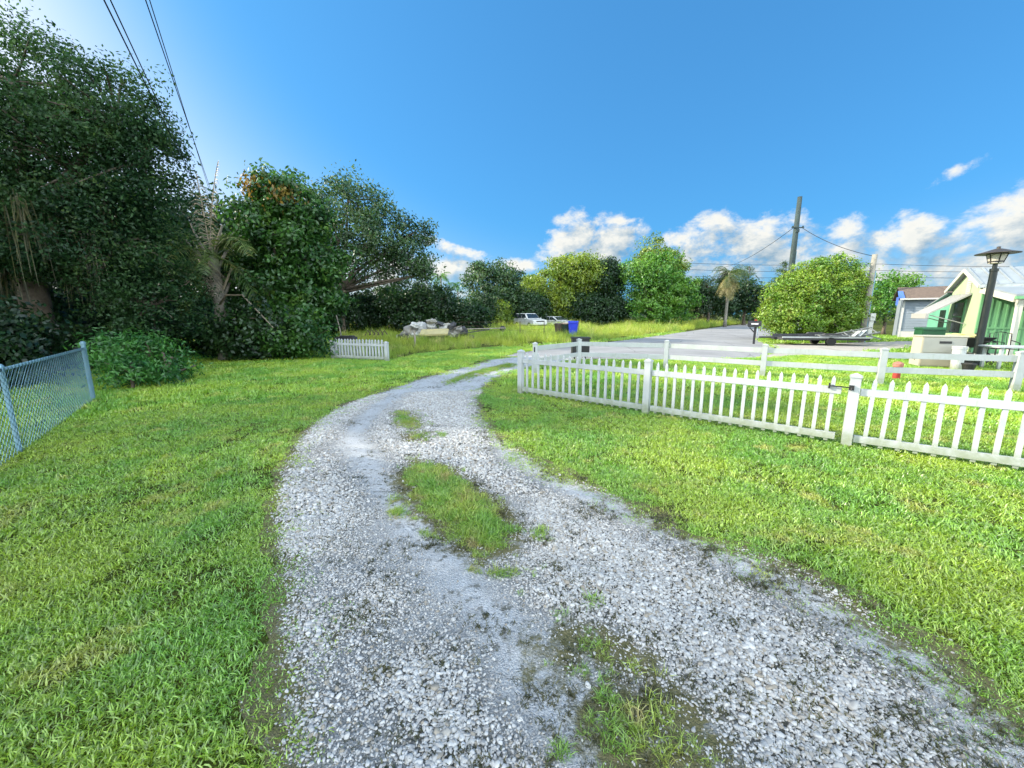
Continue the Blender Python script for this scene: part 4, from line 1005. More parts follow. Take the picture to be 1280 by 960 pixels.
for i, (dx, w_) in enumerate([(-1.7, 'left end'), (-.6, 'middle'), (.9, 'right side')]):
    m = MB(); m.tube([(RX+dx, 24.5, .2), (RX+dx+.25, 24.6, .8), (RX+dx+.75, 24.8, 1.25-.15*i)], [.035, .03, .02], 6); tag(m.build('branch', WOOD, None), 'bare branch sticking out of the %s of the rubble heap' % w_, 'branch', GRP)
PLY = mat('yellowish_plywood', (.45, .39, .2), .8, .15, 3, dirt=(.4, .35, .2), dirt_amt=.4)  # plain yellowish wood colour with patchy dirt
m = MB(); m.box((0, 0, 0), (1.7, 1.0, .03)); m.box((0, -.49, -.05), (1.66, .03, .09)); o = m.build('plywood_sheet', PLY, None, bevel=.004, loc=(RX+.1, 24.0, .62)); o.rotation_euler = (R(16), R(-2), .05)
tag(o, 'yellowish plywood sheet leaning on the front of the rubble heap', 'board')
for (x0, z0, x1, z1, yy, lb, mt) in [(1.2, .40, 3.4, .72, 24.6, 'long dark plank slanting right from the heap', DARKT), (1.9, .72, 4.4, .78, 25.6, 'long pale plank lying level right of the heap', WOOD), (-1.4, .3, .4, .36, 23.9, 'grey plank in the weeds before the heap', WOOD)]:
    m = MB(); m.beam((RX+x0, yy, z0), (RX+x1, yy+.2, z1), .14, .05); tag(m.build('plank', mt, None, bevel=.004), lb, 'plank')
m = MB(); m.box((0, 0, 0), (.95, .5, .12)); m.box((.1, 0, .09), (.6, .4, .06)); tag(m.build('dark_board', DARKT, None, bevel=.01, loc=(XA(432, 425, 18.5), 18.5, .55)), 'flat dark panel lying in the weeds behind the picket panel', 'scrap')
m = MB()
for k in range(5): m.tube([(k*.22, 0, .45), (k*.22+.12, .05, .72+.06*(k % 2)), (k*.22+.3, 0, .5)], .03, 6)
tag(m.build('bent_scrap', RUST, None, loc=(XA(457, 425, 21), 21, .1)), 'bent rusty scrap bars in the yellow weeds behind the picket panel', 'scrap')

# ------------------------------------------------------------------ parked vehicles
CARW = mat('white_car_paint', (.55, .56, .57), .3, .03, 2, spec=.5); GLASS = mat('dark_car_glass', (.02, .03, .04), .08, .2, 2, spec=.8); TYRE = mat('tyre_rubber', (.02, .02, .02), .9); RIM = mat('rim_alloy', (.45, .46, .47), .4, metal=.6)
CHROME = mat('grille_dark', (.05, .055, .06), .4); LENS = mat('lamp_lens', (.75, .78, .8), .15, spec=.8)
def car(name, label, loc, rz, suv=True):
    o = thing(name, label, 'car', loc, rz); w = .92 if suv else .88
    if suv:
        prof = [(-2.3, .42), (2.2, .40), (2.32, .62), (2.28, .98), (1.15, 1.12), (-2.28, 1.10), (-2.34, .7)]; ca = [(.95, 1.10), (.25, 1.72), (-2.0, 1.74), (-2.26, 1.10)]; zr = 1.74
    else:
        prof = [(-2.3, .36), (2.2, .34), (2.3, .52), (2.2, .80), (.95, .94), (-1.7, .96), (-2.3, .90)]; ca = [(.95, .93), (.10, 1.38), (-1.0, 1.40), (-1.85, .94)]; zr = 1.4
    m = MB(); m.prism([(x, -w, z) for x, z in prof], (0, 1, 0), 2*w)
    m.add([(ca[0][0], -w*.92, ca[0][1]), (ca[1][0], -w*.76, ca[1][1]), (ca[2][0], -w*.76, ca[2][1]), (ca[3][0], -w*.92, ca[3][1]), (ca[0][0], w*.92, ca[0][1]), (ca[1][0], w*.76, ca[1][1]), (ca[2][0], w*.76, ca[2][1]), (ca[3][0], w*.92, ca[3][1])],
          [(0, 1, 2, 3), (7, 6, 5, 4), (0, 4, 5, 1), (1, 5, 6, 2), (2, 6, 7, 3), (0, 3, 7, 4)])
    m.build('body', CARW, o, bevel=.05, smooth=False)
    def pane(nm, q):
        c = sum((Vector(p) for p in q), Vector())/len(q); n = (Vector(q[1])-Vector(q[0])).cross(Vector(q[2])-Vector(q[0])).normalized()
        mm = MB(); mm.prism([Vector(p) for p in q], n, .012); mm.build(nm, GLASS, o)
    e = .012
    f0, f1 = Vector((ca[0][0], 0, ca[0][1])), Vector((ca[1][0], 0, ca[1][1])); nn = Vector((f1.z-f0.z, 0, f0.x-f1.x)).normalized()*.014
    A = f0.lerp(f1, .12)+nn; B = f0.lerp(f1, .88)+nn; pane('windscreen', [(A.x, -w*.80, A.z), (A.x, w*.80, A.z), (B.x, w*.68, B.z), (B.x, -w*.68, B.z)])
    for sg in (-1, 1):
        def sp_(x, t): return (x, sg*(w*.92+(w*.76-w*.92)*t+.014), ca[0][1]+(zr-ca[0][1])*t)
        xs = [(ca[0][0]-.22, ca[1][0]-.12, -.42, -.42), (-.5, -.5, -1.35, -1.35)] + ([(-1.42, -1.42, -2.0, -2.1)] if suv else [])
        for (a0, a1, b1, b0) in xs: pane('side_window', [sp_(a0, .15), sp_(a1, .85), sp_(b1, .85), sp_(b0, .15)])
        mm = MB(); mm.box((.75, sg*(w+.1), ca[0][1]+.05), (.12, .2, .14)); mm.build('mirror', CARW if suv else CHROME, o, bevel=.02)
        mm = MB(); mm.box((2.27, sg*w*.74, .84 if suv else .68), (.08, .34, .18 if suv else .13)); mm.build('headlight', LENS, o, bevel=.015)
        for x in (1.42, -1.42):
            mm = MB(); r = .36 if suv else .32; mm.tube([(x, sg*(w-.16), r), (x, sg*(w+.02), r)], r, 20); wh = mm.build('wheel', TYRE, o)
            mm = MB(); mm.tube([(x, sg*(w+.0), r), (x, sg*(w+.032), r)], r*.6, 16); mm.build('rim', RIM, wh)
    m = MB(); zg = .84 if suv else .66; m.box((2.29, 0, zg), (.06, w*1.02, .14)); m.build('grille', CHROME, o, bevel=.01)
    m = MB(); zb = .55 if suv else .46; m.box((2.30, 0, zb), (.16, w*1.96, .17)); m.build('bumper', CARW, o, bevel=.03)
    m = MB(); m.box((2.33, 0, zb-.13), (.06, w*1.5, .06)); m.build('air_intake', CHROME, o)
    return o
car('parked_car', 'boxy white sport utility car parked under the yellow green tree', (XA(662, 400, 46), 46, .05), math.atan2(-.88, .47), True)
car('parked_car', 'low white sedan parked in the weeds right of the boxy white car', (XA(696, 400, 47), 47, .02), math.atan2(-.80, .6), False)
# ------------------------------------------------------------------ wheelie bins
def bin_(label, loc, rz, body, lid, s=1.0):
    o = thing('wheelie_bin', label, 'bin', loc, rz, 'wheelie bins by the street'); m = MB()
    v = [(-.22, -.24, .05), (.22, -.24, .05), (.22, .2, .05), (-.22, .2, .05), (-.29, -.32, .95), (.29, -.32, .95), (.29, .32, .95), (-.29, .32, .95)]
    m.add(v, [(0, 3, 2, 1), (4, 5, 6, 7), (0, 1, 5, 4), (1, 2, 6, 5), (2, 3, 7, 6), (3, 0, 4, 7)]); m.build('body', body, o, bevel=.03)
    m = MB(); m.prism([(-.31, -.36, .955), (-.31, .35, .955), (-.31, .33, 1.02), (-.31, 0, 1.07), (-.31, -.34, 1.02)], (1, 0, 0), .62); m.build('lid', lid, o, bevel=.015)
    m = MB(); m.tube([(-.24, .40, .98), (.24, .40, .98)], .02, 8); m.box((-.22, .36, .97), (.04, .1, .04)); m.box((.22, .36, .97), (.04, .1, .04)); m.build('handle', body, o)
    for sg in (-1, 1):
        m = MB(); m.tube([(sg*.22, .24, .12), (sg*.28, .24, .12)], .12, 14); m.build('wheel', TYRE, o)
    o.scale = (s,)*3; return o
B_BROWN = mat('brown_bin_plastic', (.10, .075, .06), .6, .15); B_GREEN = mat('dark_green_bin_plastic', (.02, .045, .03), .6, .15); B_TAN = mat('tan_lid_plastic', (.36, .27, .19), .6, .15); B_BLUE = mat('blue_bin_plastic', (.02, .04, .50), .5, .12)
for px, Y, rz, b, l, s, lb in [(699, 29.5, .3, B_BROWN, B_BROWN, .95, 'brown wheelie bin, leftmost of the three at the street side'), (707.5, 29.0, .1, B_GREEN, B_TAN, 1.0, 'dark green wheelie bin with a tan lid, next to the blue one'), (716.5, 28.2, -.25, B_BLUE, B_BLUE, 1.12, 'bright blue wheelie bin at the edge of the street')]:
    bin_(lb, (XA(px, 412, Y), Y, 0), rz, b, l, s)
m = MB(); m.box((0, 0, .48), (.62, .42, .62)); m.box((0, 0, .83), (.68, .48, .07)); m.tube([(-.2, 0, 0), (-.2, 0, .2)], .03, 8); m.tube([(.2, 0, 0), (.2, 0, .2)], .03, 8)
tag(m.build('news_box', BLACK, None, bevel=.02, loc=(XA(725, 440, 14.6), 14.6, -.04)), 'black box standing behind the corner post of the rail fence', 'box')

# ------------------------------------------------------------------ mailbox
mb_ = thing('mailbox', 'black mailbox on a black post on the grass island by the street', 'mailbox', (*G(942, 430), 0), R(-118))
m = MB(); m.box((0, 0, .48), (.11, .11, .98)); m.build('post', BLACK, mb_, bevel=.006)
m = MB(); m.beam((.0, 0, .62), (.0, -.28, .92), .06, .06); m.box((0, -.1, .97), (.12, .5, .04)); m.build('bracket', BLACK, mb_)
prof = [(-.13, .0), (.13, .0), (.13, .14)] + [(.13*math.cos(t), .14+.13*math.sin(t)) for t in np.linspace(.2, math.pi-.2, 9)] + [(-.13, .14)]
m = MB(); m.prism([(x*1.15, -.36, 1.0+z*1.1) for x, z in prof], (0, 1, 0), .62); bx = m.build('box', BLACK, mb_, bevel=.006)
m = MB(); m.prism([(x*1.2, -.385, .995+z*1.14) for x, z in prof], (0, 1, 0), .022); m.build('door', BLACK, bx)
m = MB(); m.box((.155, -.05, 1.13), (.006, .34, .07)); m.build('number_plate', mat('white_sticker', (.7, .7, .7), .5), bx)
m = MB(); m.box((-.165, .05, 1.25), (.012, .03, .2)); m.box((-.165, .0, 1.33), (.012, .12, .06)); m.build('flag', mat('red_flag', (.4, .03, .02), .5), bx)
m = MB(); m.tube([(.06, .1, .9), (.15, .12, .7), (.10, .12, .45)], .012, 5); m.build('wire', GALV, mb_)
# ------------------------------------------------------------------ poles and wires
POLE = mat('tarred_pole', (.035, .055, .055), .85, .35, 3); POLEW = mat('pale_grey_pole', (.24, .225, .19), .9, .3, 3, .4, 15)
Yp = 31.0; bx0 = XA(985, 400, Yp); tz = H(246, Yp); tx = XA(1000, 246, Yp); tx = bx0 + .05
bx0 = XA(1000, 246, Yp)
up = thing('utility_pole', 'tall dark utility pole rising behind the round shrub', 'pole', (bx0, Yp, 0))
m = MB(); m.tube([(0, 0, 0), (0, 0, tz*.6), (0, 0, tz)], [.22, .19, .15], 12); m.build('post', POLE, up, smooth=True)
zc = H(285, Yp); m = MB(); m.box((0, -.16, zc), (.9, .08, .07)); m.lathe((-.38, -.16, zc+.03), [(.05, 0), (.06, .05), (.03, .1)], 8); m.lathe((.38, -.16, zc+.03), [(.05, 0), (.06, .05), (.03, .1)], 8); m.box((0, -.16, zc-.22), (.24, .12, .22)); m.build('bracket', POLE, up)
m = MB(); m.tube([(.2, -.05, .2), (.2, -.05, tz*.62)], .03, 6); m.build('conduit', GALV, up)
Yw = 23.4; wx = XA(1082, 430, Yw); wz = H(318, Yw)
wpole = thing('wooden_pole', 'short pale wooden pole with a meter beside the round shrub', 'pole', (wx-.30, Yw, 0))
m = MB(); m.tube([(0, 0, 0), (.02, 0, wz*.5), (.03, 0, wz)], [.16, .145, .125], 12); m.build('post', POLEW, wpole, smooth=True)
m = MB(); m.tube([(.2, -.02, 0), (.2, -.02, wz*.82)], .035, 8); m.build('conduit', GALV, wpole)
GREYM = mat('meter_grey', (.48, .48, .45), .6, .12)
m = MB(); m.box((.34, -.1, 1.5), (.30, .16, .42)); m.box((.34, -.06, .85), (.26, .12, .9)); m.lathe((.34, -.18, 1.5), [(.09, 0), (.09, .04)], 14); m.build('meter_box', GREYM, wpole, bevel=.01)
def wire(label, pts, r, sag=0.0):
    out = []
    for a, b in zip(pts[:-1], pts[1:]):
        a, b = Vector(a), Vector(b)
        for k in range(16):
            t = k/16; out.append(a.lerp(b, t)-Vector((0, 0, sag*4*t*(1-t))))
    out.append(Vector(pts[-1])); m = MB(); m.tube(out, r, 6); tag(m.build('power_line', BLACK, None), label, 'wire', 'overhead wires')
def ext(a, b, s0, s1): a, b = Vector(a), Vector(b); return [a+(b-a)*s0, a+(b-a)*s1]
A, B = P(130, 0, 4.6), P(236, 215, 9.5); w1 = ext(A, B, -2.0, 1.35); wire('overhead wire, left one of the pair crossing the big oak', w1, .008)
A, B = P(138, 0, 4.6), P(238, 215, 9.5); w1 = ext(A, B, -2.0, 1.35); wire('overhead wire, right one of the pair crossing the big oak', w1, .007)
A, B = P(182, 0, 6.0), P(217, 102, 8.1); w1 = ext(A, B, -3.0, 6.0); wire('overhead wire, left one of the pair ending at the crown of the big oak', w1, .008)
A, B = P(187, 0, 6.0), P(219, 102, 8.1); w1 = ext(A, B, -3.0, 6.0); wire('overhead wire, right one of the pair ending at the crown of the big oak', w1, .007)
wire('overhead wire sagging left from the tall utility pole', [(bx0-.3, Yp-.16, zc), (XA(905, 334, 60), 60, H(334, 60))], .02, .5)
wire('overhead wire dropping right from the tall utility pole to the short one', [(bx0+.3, Yp-.16, zc), (wx-.30, Yw, wz-.1)], .018, .25)
for k, (y0, y1) in enumerate([(326, 332), (334, 337), (342, 344)]):
    wire('%s of the three long level wires crossing the sky on the right' % ('highest', 'middle', 'lowest')[k], [P(840, y0+2, 95), P(1100, y0+4, 80), P(1420, y1-1, 70)], .035, .4)
# ------------------------------------------------------------------ trailer with ladder and frames
tl = thing('utility_trailer', 'low dark utility trailer with a white rail before the round shrub', 'trailer', (XA(1022, 432, 21.6), 21.6, 0), R(-9))
m = MB(); m.box((0, 0, .36), (4.2, 1.3, .14)); m.box((0, .6, .5), (4.1, .05, .16)); m.build('bed', DARKT, tl, bevel=.01)
m = MB(); m.box((0, -.69, .44), (4.3, .06, .08)); m.build('rail', VINYL_OLD, tl, bevel=.01)
m = MB(); m.tube([(-2.1, 0, .42), (-3.0, 0, .40)], .05, 8); m.build('tow_bar', DARKT, tl)
for sg in (-1, 1):
    m = MB(); m.tube([(.2, sg*.62, .22), (.2, sg*.64, .22), (.2, sg*.80, .22)], .22, 16); m.build('wheel', TYRE, tl)
    m = MB(); m.prism([(-.25, sg*.66, .56), (-.15, sg*.66, .66), (.55, sg*.66, .66), (.65, sg*.66, .56)], (0, sg, 0), .2); m.build('mudguard', DARKT, tl)
ALU = mat('pale_aluminium', (.26, .27, .27), .4, .12, 5, metal=.3)
def frame(label, loc, rot, L, Wd, n):
    m = MB()
    for sg in (-1, 1): m.beam((-L/2, sg*Wd/2, 0), (L/2, sg*Wd/2, 0), .05, .07)
    for k in range(n): m.beam((-L/2+.12+k*(L-.24)/(n-1), -Wd/2, 0), (-L/2+.12+k*(L-.24)/(n-1), Wd/2, 0), .05, .035, up=(0, 0, 1.001))
    o = m.build('ladder', ALU, None, loc=loc); o.rotation_euler = rot; tag(o, label, 'ladder')
fx = XA(1062, 428, 21.5)
frame('aluminium ladder propped on the right end of the trailer', (fx+.1, 21.3, .64), (R(24), R(-12), R(-8)), 1.9, .6, 5)
frame('pale metal frame sloping down to the wooden pole', (fx+1.0, 21.7, .56), (R(16), R(14), R(6)), 1.4, .55, 4)
frame('pale metal frame lying flat on the trailer', (fx-.7, 21.6, .54), (R(8), R(-4), R(-14)), 1.8, .5, 4)
m = MB(); m.beam((fx-.3, 21.0, .5), (fx+.2, 21.2, .78), .16, .03); m.beam((fx+.0, 21.0, .5), (fx+.5, 21.2, .82), .16, .03, up=(0, .1, 1)); tag(m.build('white_board', VINYL, None), 'pair of white boards leaning across the ladder', 'board')

# ------------------------------------------------------------------ green house
CREAM = mat('pale_green_siding', (.33, .43, .26), .75, .06, 2); GRN = mat('green_siding', (.14, .34, .17), .75, .1, 2); TEAL = mat('teal_siding', (.12, .34, .24), .75, .1, 2); TRIM = mat('cream_trim', (.5, .49, .42), .6, .06)
ROOFM = mat('metal_roofing', (.27, .30, .32), .5, .1, 2, metal=.1, dirt=(.2, .21, .21), dirt_amt=.4); DGLASS = mat('house_glass', (.02, .03, .03), .1, .2, spec=.8)
C = Vector((18.71, 16.0, 0)); U = Vector((.86, -.51, 0)).normalized(); V = Vector((.51, .86, 0)).normalized()
def hp(u, v, z): return C + U*u + V*v + Vector((0, 0, z))
hs = thing('green_house', 'pale green house with grey metal roof and a porch at the right edge', 'house', tuple(C))
def hb(mb, name, material, parent=hs, bevel=0.0, smooth=False):
    mb.v = [tuple(Vector(v)-C) for v in mb.v]; 
    if parent is not hs: pass
    return mb.build(name, material, parent, bevel=bevel, smooth=smooth)
HL, GW = 9.0, 2.7; ze, zr = 2.86, 3.52; ze2 = 2.75
m = MB(); m.prism([hp(0, 0, 0), hp(0, GW, 0), hp(0, GW, ze2), hp(0, GW*.5, zr-.06), hp(0, 0, ze-.06)], tuple(U), HL); wall = hb(m, 'wall', CREAM)
m = MB()     # roof in two slopes with ribs
def slab(mb, a, b, c, d, t):
    n = (b-a).cross(d-a).normalized(); n = n if n.z > 0 else -n
    mb.add([a, b, c, d, a+n*t, b+n*t, c+n*t, d+n*t], [(0, 3, 2, 1), (4, 5, 6, 7), (0, 1, 5, 4), (1, 2, 6, 5), (2, 3, 7, 6), (3, 0, 4, 7)])
slab(m, hp(-.18, -.22, ze-.09), hp(HL, -.22, ze-.09), hp(HL, GW*.5, zr), hp(-.18, GW*.5, zr), .05)
slab(m, hp(-.18, GW*.5, zr+.002), hp(HL, GW*.5, zr+.002), hp(HL, GW+.2, ze2-.06), hp(-.18, GW+.2, ze2-.06), .05)
for k in range(24):
    u = -.1+k*.4; m.beam(hp(u, -.2, ze-.02), hp(u, GW*.5-.02, zr+.07), .05, .05)
roof = hb(m, 'roof', ROOFM)
m = MB(); m.beam(hp(-.2, -.24, ze-.13), hp(-.2, GW*.5, zr-.03), .03, .13); m.beam(hp(-.2, GW*.5, zr-.03), hp(-.2, GW+.2, ze2-.1), .03, .13); hb(m, 'bargeboard', TRIM, roof)
m = MB(); m.beam(hp(-.2, -.28, ze-.12), hp(HL, -.28, ze-.12), .10, .12); hb(m, 'gutter', mat('grey_gutter', (.33, .36, .36), .5), roof)
m = MB(); c = hp(6, 1.4, 0); m.tube([hp(3.4, 1.3, zr), hp(3.4, 1.3, zr+.62)], .02, 6); m.tube([hp(3.1, 1.3, zr+.6), hp(3.75, 1.35, zr+.6)], .015, 5); m.tube([hp(3.2, 1.0, zr+.5), hp(3.2, 1.6, zr+.5)], .012, 5); hb(m, 'antenna', GALV, roof)
m = MB(); m.box(hp(-.02, GW*.42, 2.82), (.03, .36, .62), math.atan2(V.y, V.x)-math.pi/2)
for k in range(6): m.box(hp(-.045, GW*.42, 2.58+k*.09), (.03, .30, .02), math.atan2(V.y, V.x)-math.pi/2)
hb(m, 'vent', TRIM)
# window in the gable under the awning
rzv = math.atan2(V.y, V.x)-math.pi/2
m = MB(); m.box(hp(-.02, 1.62, 1.55), (.05, 1.02, 1.5), rzv); win = hb(m, 'window', GRN)
m = MB(); m.box(hp(-.05, 1.62, 1.55), (.02, .86, 1.34), rzv); hb(m, 'pane', DGLASS, win)
m = MB(); m.box(hp(-.066, 1.62, 1.55), (.02, .86, .04), rzv); m.box(hp(-.066, 1.62, 2.18), (.02, .9, .05), rzv); hb(m, 'sash', GRN, win)
AW = mat('white_awning', (.34, .34, .33), .5, .05)
m = MB(); slab(m, hp(-.02, .75, 2.46), hp(-.02, 2.45, 2.46), hp(-1.25, 2.45, 1.62), hp(-1.25, .75, 1.62), .05)
m.beam(hp(-1.25, .72, 1.58), hp(-1.25, 2.48, 1.58), .10, .22)
for k in range(7): m.beam(hp(-.02, .8+k*.27, 2.52), hp(-1.22, .8+k*.27, 1.69), .05, .03)
aw = hb(m, 'awning', AW); m = MB()
for v in (.8, 2.4): m.tube([hp(-.03, v, 1.25), hp(-1.15, v, 1.62)], .018, 6)
hb(m, 'awning_arm', AW, aw)
# lean-to wing on the far side, teal
m = MB(); m.prism([hp(.05, GW+.003, 0), hp(.05, 5.2, 0), hp(.05, 5.2, 1.95), hp(.05, GW+.003, 2.62)], tuple(U), 6.0); wing = hb(m, 'wing', TEAL)
m = MB(); slab(m, hp(-.1, GW+.22, 2.60), hp(6, GW+.22, 2.60), hp(6, 5.45, 1.94), hp(-.1, 5.45, 1.94), .05); hb(m, 'wing_roof', ROOFM, wing)
m = MB(); m.box(hp(.03, GW+.75, 1.35), (.04, .55, 1.0), rzv); hb(m, 'wing_window', DGLASS, wing)
# porch on the camera side
PD = 2.57
m = MB(); slab(m, hp(-.05, -.06, 2.70), hp(HL, -.06, 2.70), hp(HL, -PD, 2.27), hp(-.05, -PD, 2.27), .06); pr = hb(m, 'porch_roof', ROOFM)
m = MB(); m.beam(hp(-.06, -.05, 2.60), hp(-.06, -PD-.02, 2.17), .07, .20); m.beam(hp(-.02, -PD-.02, 2.14), hp(HL, -PD-.02, 2.14), .08, .20); hb(m, 'porch_beam', TRIM, pr)
m = MB(); m.beam(hp(-.1, -PD-.12, 2.22), hp(HL, -PD-.12, 2.22), .12, .10); hb(m, 'porch_gutter', GRN, pr)
for u in (0.1, 2.8, 5.6):
    m = MB(); m.box(hp(u, -PD+.02, 1.02), (.11, .11, 2.04), math.atan2(U.y, U.x)); hb(m, 'porch_post', TRIM)
m = MB(); m.tube([hp(-.02, -PD-.12, 2.18), hp(.0, -PD-.02, 2.0), hp(.02, -PD+.0, 1.9), hp(.02, -PD-.08, .1)], .045, 8); hb(m, 'downspout', TRIM)
m = MB(); m.box(hp(HL/2, -.025, 1.30), (HL-.02, .05, 2.6), math.atan2(U.y, U.x))
for k in range(40): m.box(hp(.1+k*.22, -.06, 1.30), (.05, .025, 2.58), math.atan2(U.y, U.x))
m.box(hp(HL/2, -.07, 1.12), (HL-.02, .035, .06), math.atan2(U.y, U.x)); hb(m, 'porch_wall', GRN)
m = MB(); m.box(hp(HL/2, -PD/2, .05), (HL, PD-.1, .14), math.atan2(U.y, U.x)); hb(m, 'porch_floor', mat('porch_concrete', (.42, .41, .38), .9, .15), hs)
# ------------------------------------------------------------------ grey house
SID = mat('grey_lap_siding', (.22, .26, .31), .7, .06, 2); BROWN = mat('brown_shingles', (.13, .095, .075), .9, .3, 8, .4, 30); BLUE = mat('blue_tarp', (.08, .16, .55), .5, .15, 3); SKIRT = mat('white_skirting', (.45, .45, .44), .7, .08)
Yg = 28.0; g0 = Vector((XA(1127, 400, Yg), Yg, 0)); gu = Vector((.78, -.63, 0)).normalized(); gv = Vector((.63, .78, 0)); gv.normalize()
def gp(u, v, z): return g0 + gu*u + gv*v + Vector((0, 0, z))
gh = thing('grey_house', 'grey clapboard house with brown roof and blue tarp behind the green house', 'house', tuple(g0))
def gb_(mb, name, material, parent=gh, **k):
    mb.v = [tuple(Vector(v)-g0) for v in mb.v]; return mb.build(name, material, parent, **k)
zt = H(374, Yg); zk = H(363, Yg)
m = MB(); m.box(gp(3.5, 2, zt/2), (7, 4, zt), math.atan2(gu.y, gu.x))
for k in range(14): m.beam(gp(-.01, -.012, .52+k*.175), gp(7, -.012, .52+k*.175), .03, .03)
gb_(m, 'wall', SID)
m = MB(); m.box(gp(3.5, -.025, .24), (7.02, .05, .48), math.atan2(gu.y, gu.x)); gb_(m, 'skirting', SKIRT)
for u in (-.02, 7): 
    m = MB(); m.box(gp(u, -.03, zt/2), (.10, .07, zt), math.atan2(gu.y, gu.x)); gb_(m, 'corner_trim', SKIRT)
m = MB(); slab(m, gp(-.3, -.35, zt-.02), gp(7.3, -.35, zt-.02), gp(7.3, 1.9, zk+.25), gp(-.3, 1.9, zk+.25), .06); slab(m, gp(-.3, 1.902, zk+.25), gp(7.3, 1.902, zk+.25), gp(7.3, 4.3, zt-.02), gp(-.3, 4.3, zt-.02), .06); grf = gb_(m, 'roof', BROWN)
m = MB(); slab(m, gp(-.36, -.42, zt+.05), gp(-.05, -.42, zt+.05), gp(-.10, .9, zk-.02), gp(-.36, .9, zk-.02), .02); m.box(gp(-.37, .2, zt-.12), (.02, 1.3, .55), math.atan2(gu.y, gu.x)); gb_(m, 'tarp', BLUE, grf)
m = MB(); m.beam(gp(-.3, -.39, zt+.0), gp(7.3, -.39, zt+.0), .08, .10); gb_(m, 'gutter', SKIRT, grf)
m = MB(); m.tube([gp(3.4, 2, zk), gp(3.4, 2, zk+.75)], .05, 8); gb_(m, 'vent_pipe', DARKT, grf)
# ------------------------------------------------------------------ garden things by the rail fence
AX = G(1150, 462); ac = thing('cabinet', 'beige metal utility cabinet with a dark slot behind the rail fence', 'cabinet', (13.45, 12.4, 0), R(-24))
BEI = mat('beige_enamel', (.42, .39, .32), .6, .08, 3, dirt=(.4, .37, .3), dirt_amt=.4); GRY = mat('grey_enamel', (.28, .28, .26), .6, .08, 3)
m = MB(); m.box((0, 0, .5), (1.02, .62, .92)); m.build('body', BEI, ac, bevel=.015)
m = MB(); m.box((0, -.322, .70), (.96, .02, .44)); dr = m.build('upper_panel', GRY, ac, bevel=.004)
m = MB(); m.box((0.02, -.336, .80), (.28, .012, .07)); m.build('handle_slot', BLACK, dr)
m = MB(); m.box((0, -.322, .26), (.96, .02, .38)); m.build('lower_panel', mat('tan_enamel', (.28, .25, .18), .7, .1, 3), ac, bevel=.004)
m = MB(); m.box((-.52, -.05, .30), (.012, .04, .16)); m.build('cable_hole', BLACK, ac)
m = MB(); m.box((0, 0, .98), (1.06, .66, .035)); m.build('top', BEI, ac, bevel=.006)
gbx = thing('transformer_box', 'dark green metal box between the beige cabinet and the grey house', 'box', (XA(1161, 420, 16.2), 16.2, 0), R(-20)); DG = mat('dark_green_enamel', (.012, .075, .03), .5, .12, 3)
m = MB(); m.box((0, 0, .52), (.72, .6, 1.04)); m.build('body', DG, gbx, bevel=.02)
m = MB(); m.prism([(-.38, -.33, 1.04), (-.38, .33, 1.04), (-.38, .3, 1.12), (-.38, -.25, 1.14)], (1, 0, 0), .76); m.build('lid', DG, gbx, bevel=.01)
wb = thing('wheelbarrow', 'black wheelbarrow full of yellow straw beside the lamp post', 'wheelbarrow', (XA(1203, 430, 13.4), 13.4, 0), R(-15)); 
m = MB(); v = [(-.42, -.24, .55), (.30, -.24, .55), (.30, .24, .55), (-.42, .24, .55), (-.56, -.40, .86), (.66, -.38, .90), (.66, .38, .90), (-.56, .40, .86)]
m.add(v, [(0, 3, 2, 1), (4, 5, 6, 7), (0, 1, 5, 4), (1, 2, 6, 5), (2, 3, 7, 6), (3, 0, 4, 7)]); m.build('tub', BLACK, wb, bevel=.02)
lm = lump('straw', (0, 0, 0), (.5, .34, .13), 311, mat('yellow_straw', (.62, .55, .22), .95, .3, 20, .8, 60), None); lm.parent = wb; lm.location = (0, 0, .90); lm.rotation_euler = (0, 0, 0); 
if 'category' in lm: del lm['category']
m = MB(); m.tube([(.62, -.04, .2), (.62, .04, .2)], .2, 18); m.build('wheel', TYRE, wb)
for sg in (-1, 1):
    m = MB(); m.tube([(.6, sg*.06, .2), (-.3, sg*.25, .52), (-1.1, sg*.28, .62)], .022, 6); m.build('handle', WOOD, wb)
    m = MB(); m.tube([(-.25, sg*.25, .52), (-.35, sg*.25, 0), (-.5, sg*.25, .5)], .02, 6); m.build('leg', BLACK, wb)
# lamp post
lx = XA(1246, 310, 12.6); LH = H(308, 12.6); lp = thing('lamp_post', 'black garden lamp post with a wide pagoda hat', 'street lamp', (lx+.06, 12.6, 0))
m = MB(); m.lathe((0, 0, 0), [(.17, 0), (.17, .30), (.11, .36), (.09, .42), (.085, LH-.75), (.10, LH-.74), (.10, LH-.66), (.055, LH-.65), (.055, LH-.52)], 20); m.build('post', mat('dark_green_black_paint', (.005, .010, .010), .4, .2), lp, smooth=False)
m = MB(); m.lathe((0, 0, 0), [(.10, LH-.52), (.155, LH-.50), (.155, LH-.46), (.215, LH-.24), (.20, LH-.23)], 20); m.build('lantern', mat('milky_lantern', (.50, .46, .40), .4, .15), lp)
m = MB()
for k in range(6):
    t = k*math.pi/3; m.tube([(.15*math.cos(t), .15*math.sin(t), LH-.50), (.225*math.cos(t), .225*math.sin(t), LH-.22)], .014, 5)
m.lathe((0, 0, 0), [(.16, LH-.475), (.175, LH-.47), (.175, LH-.44), (.16, LH-.435)], 20); m.build('cage', BLACK, lp)
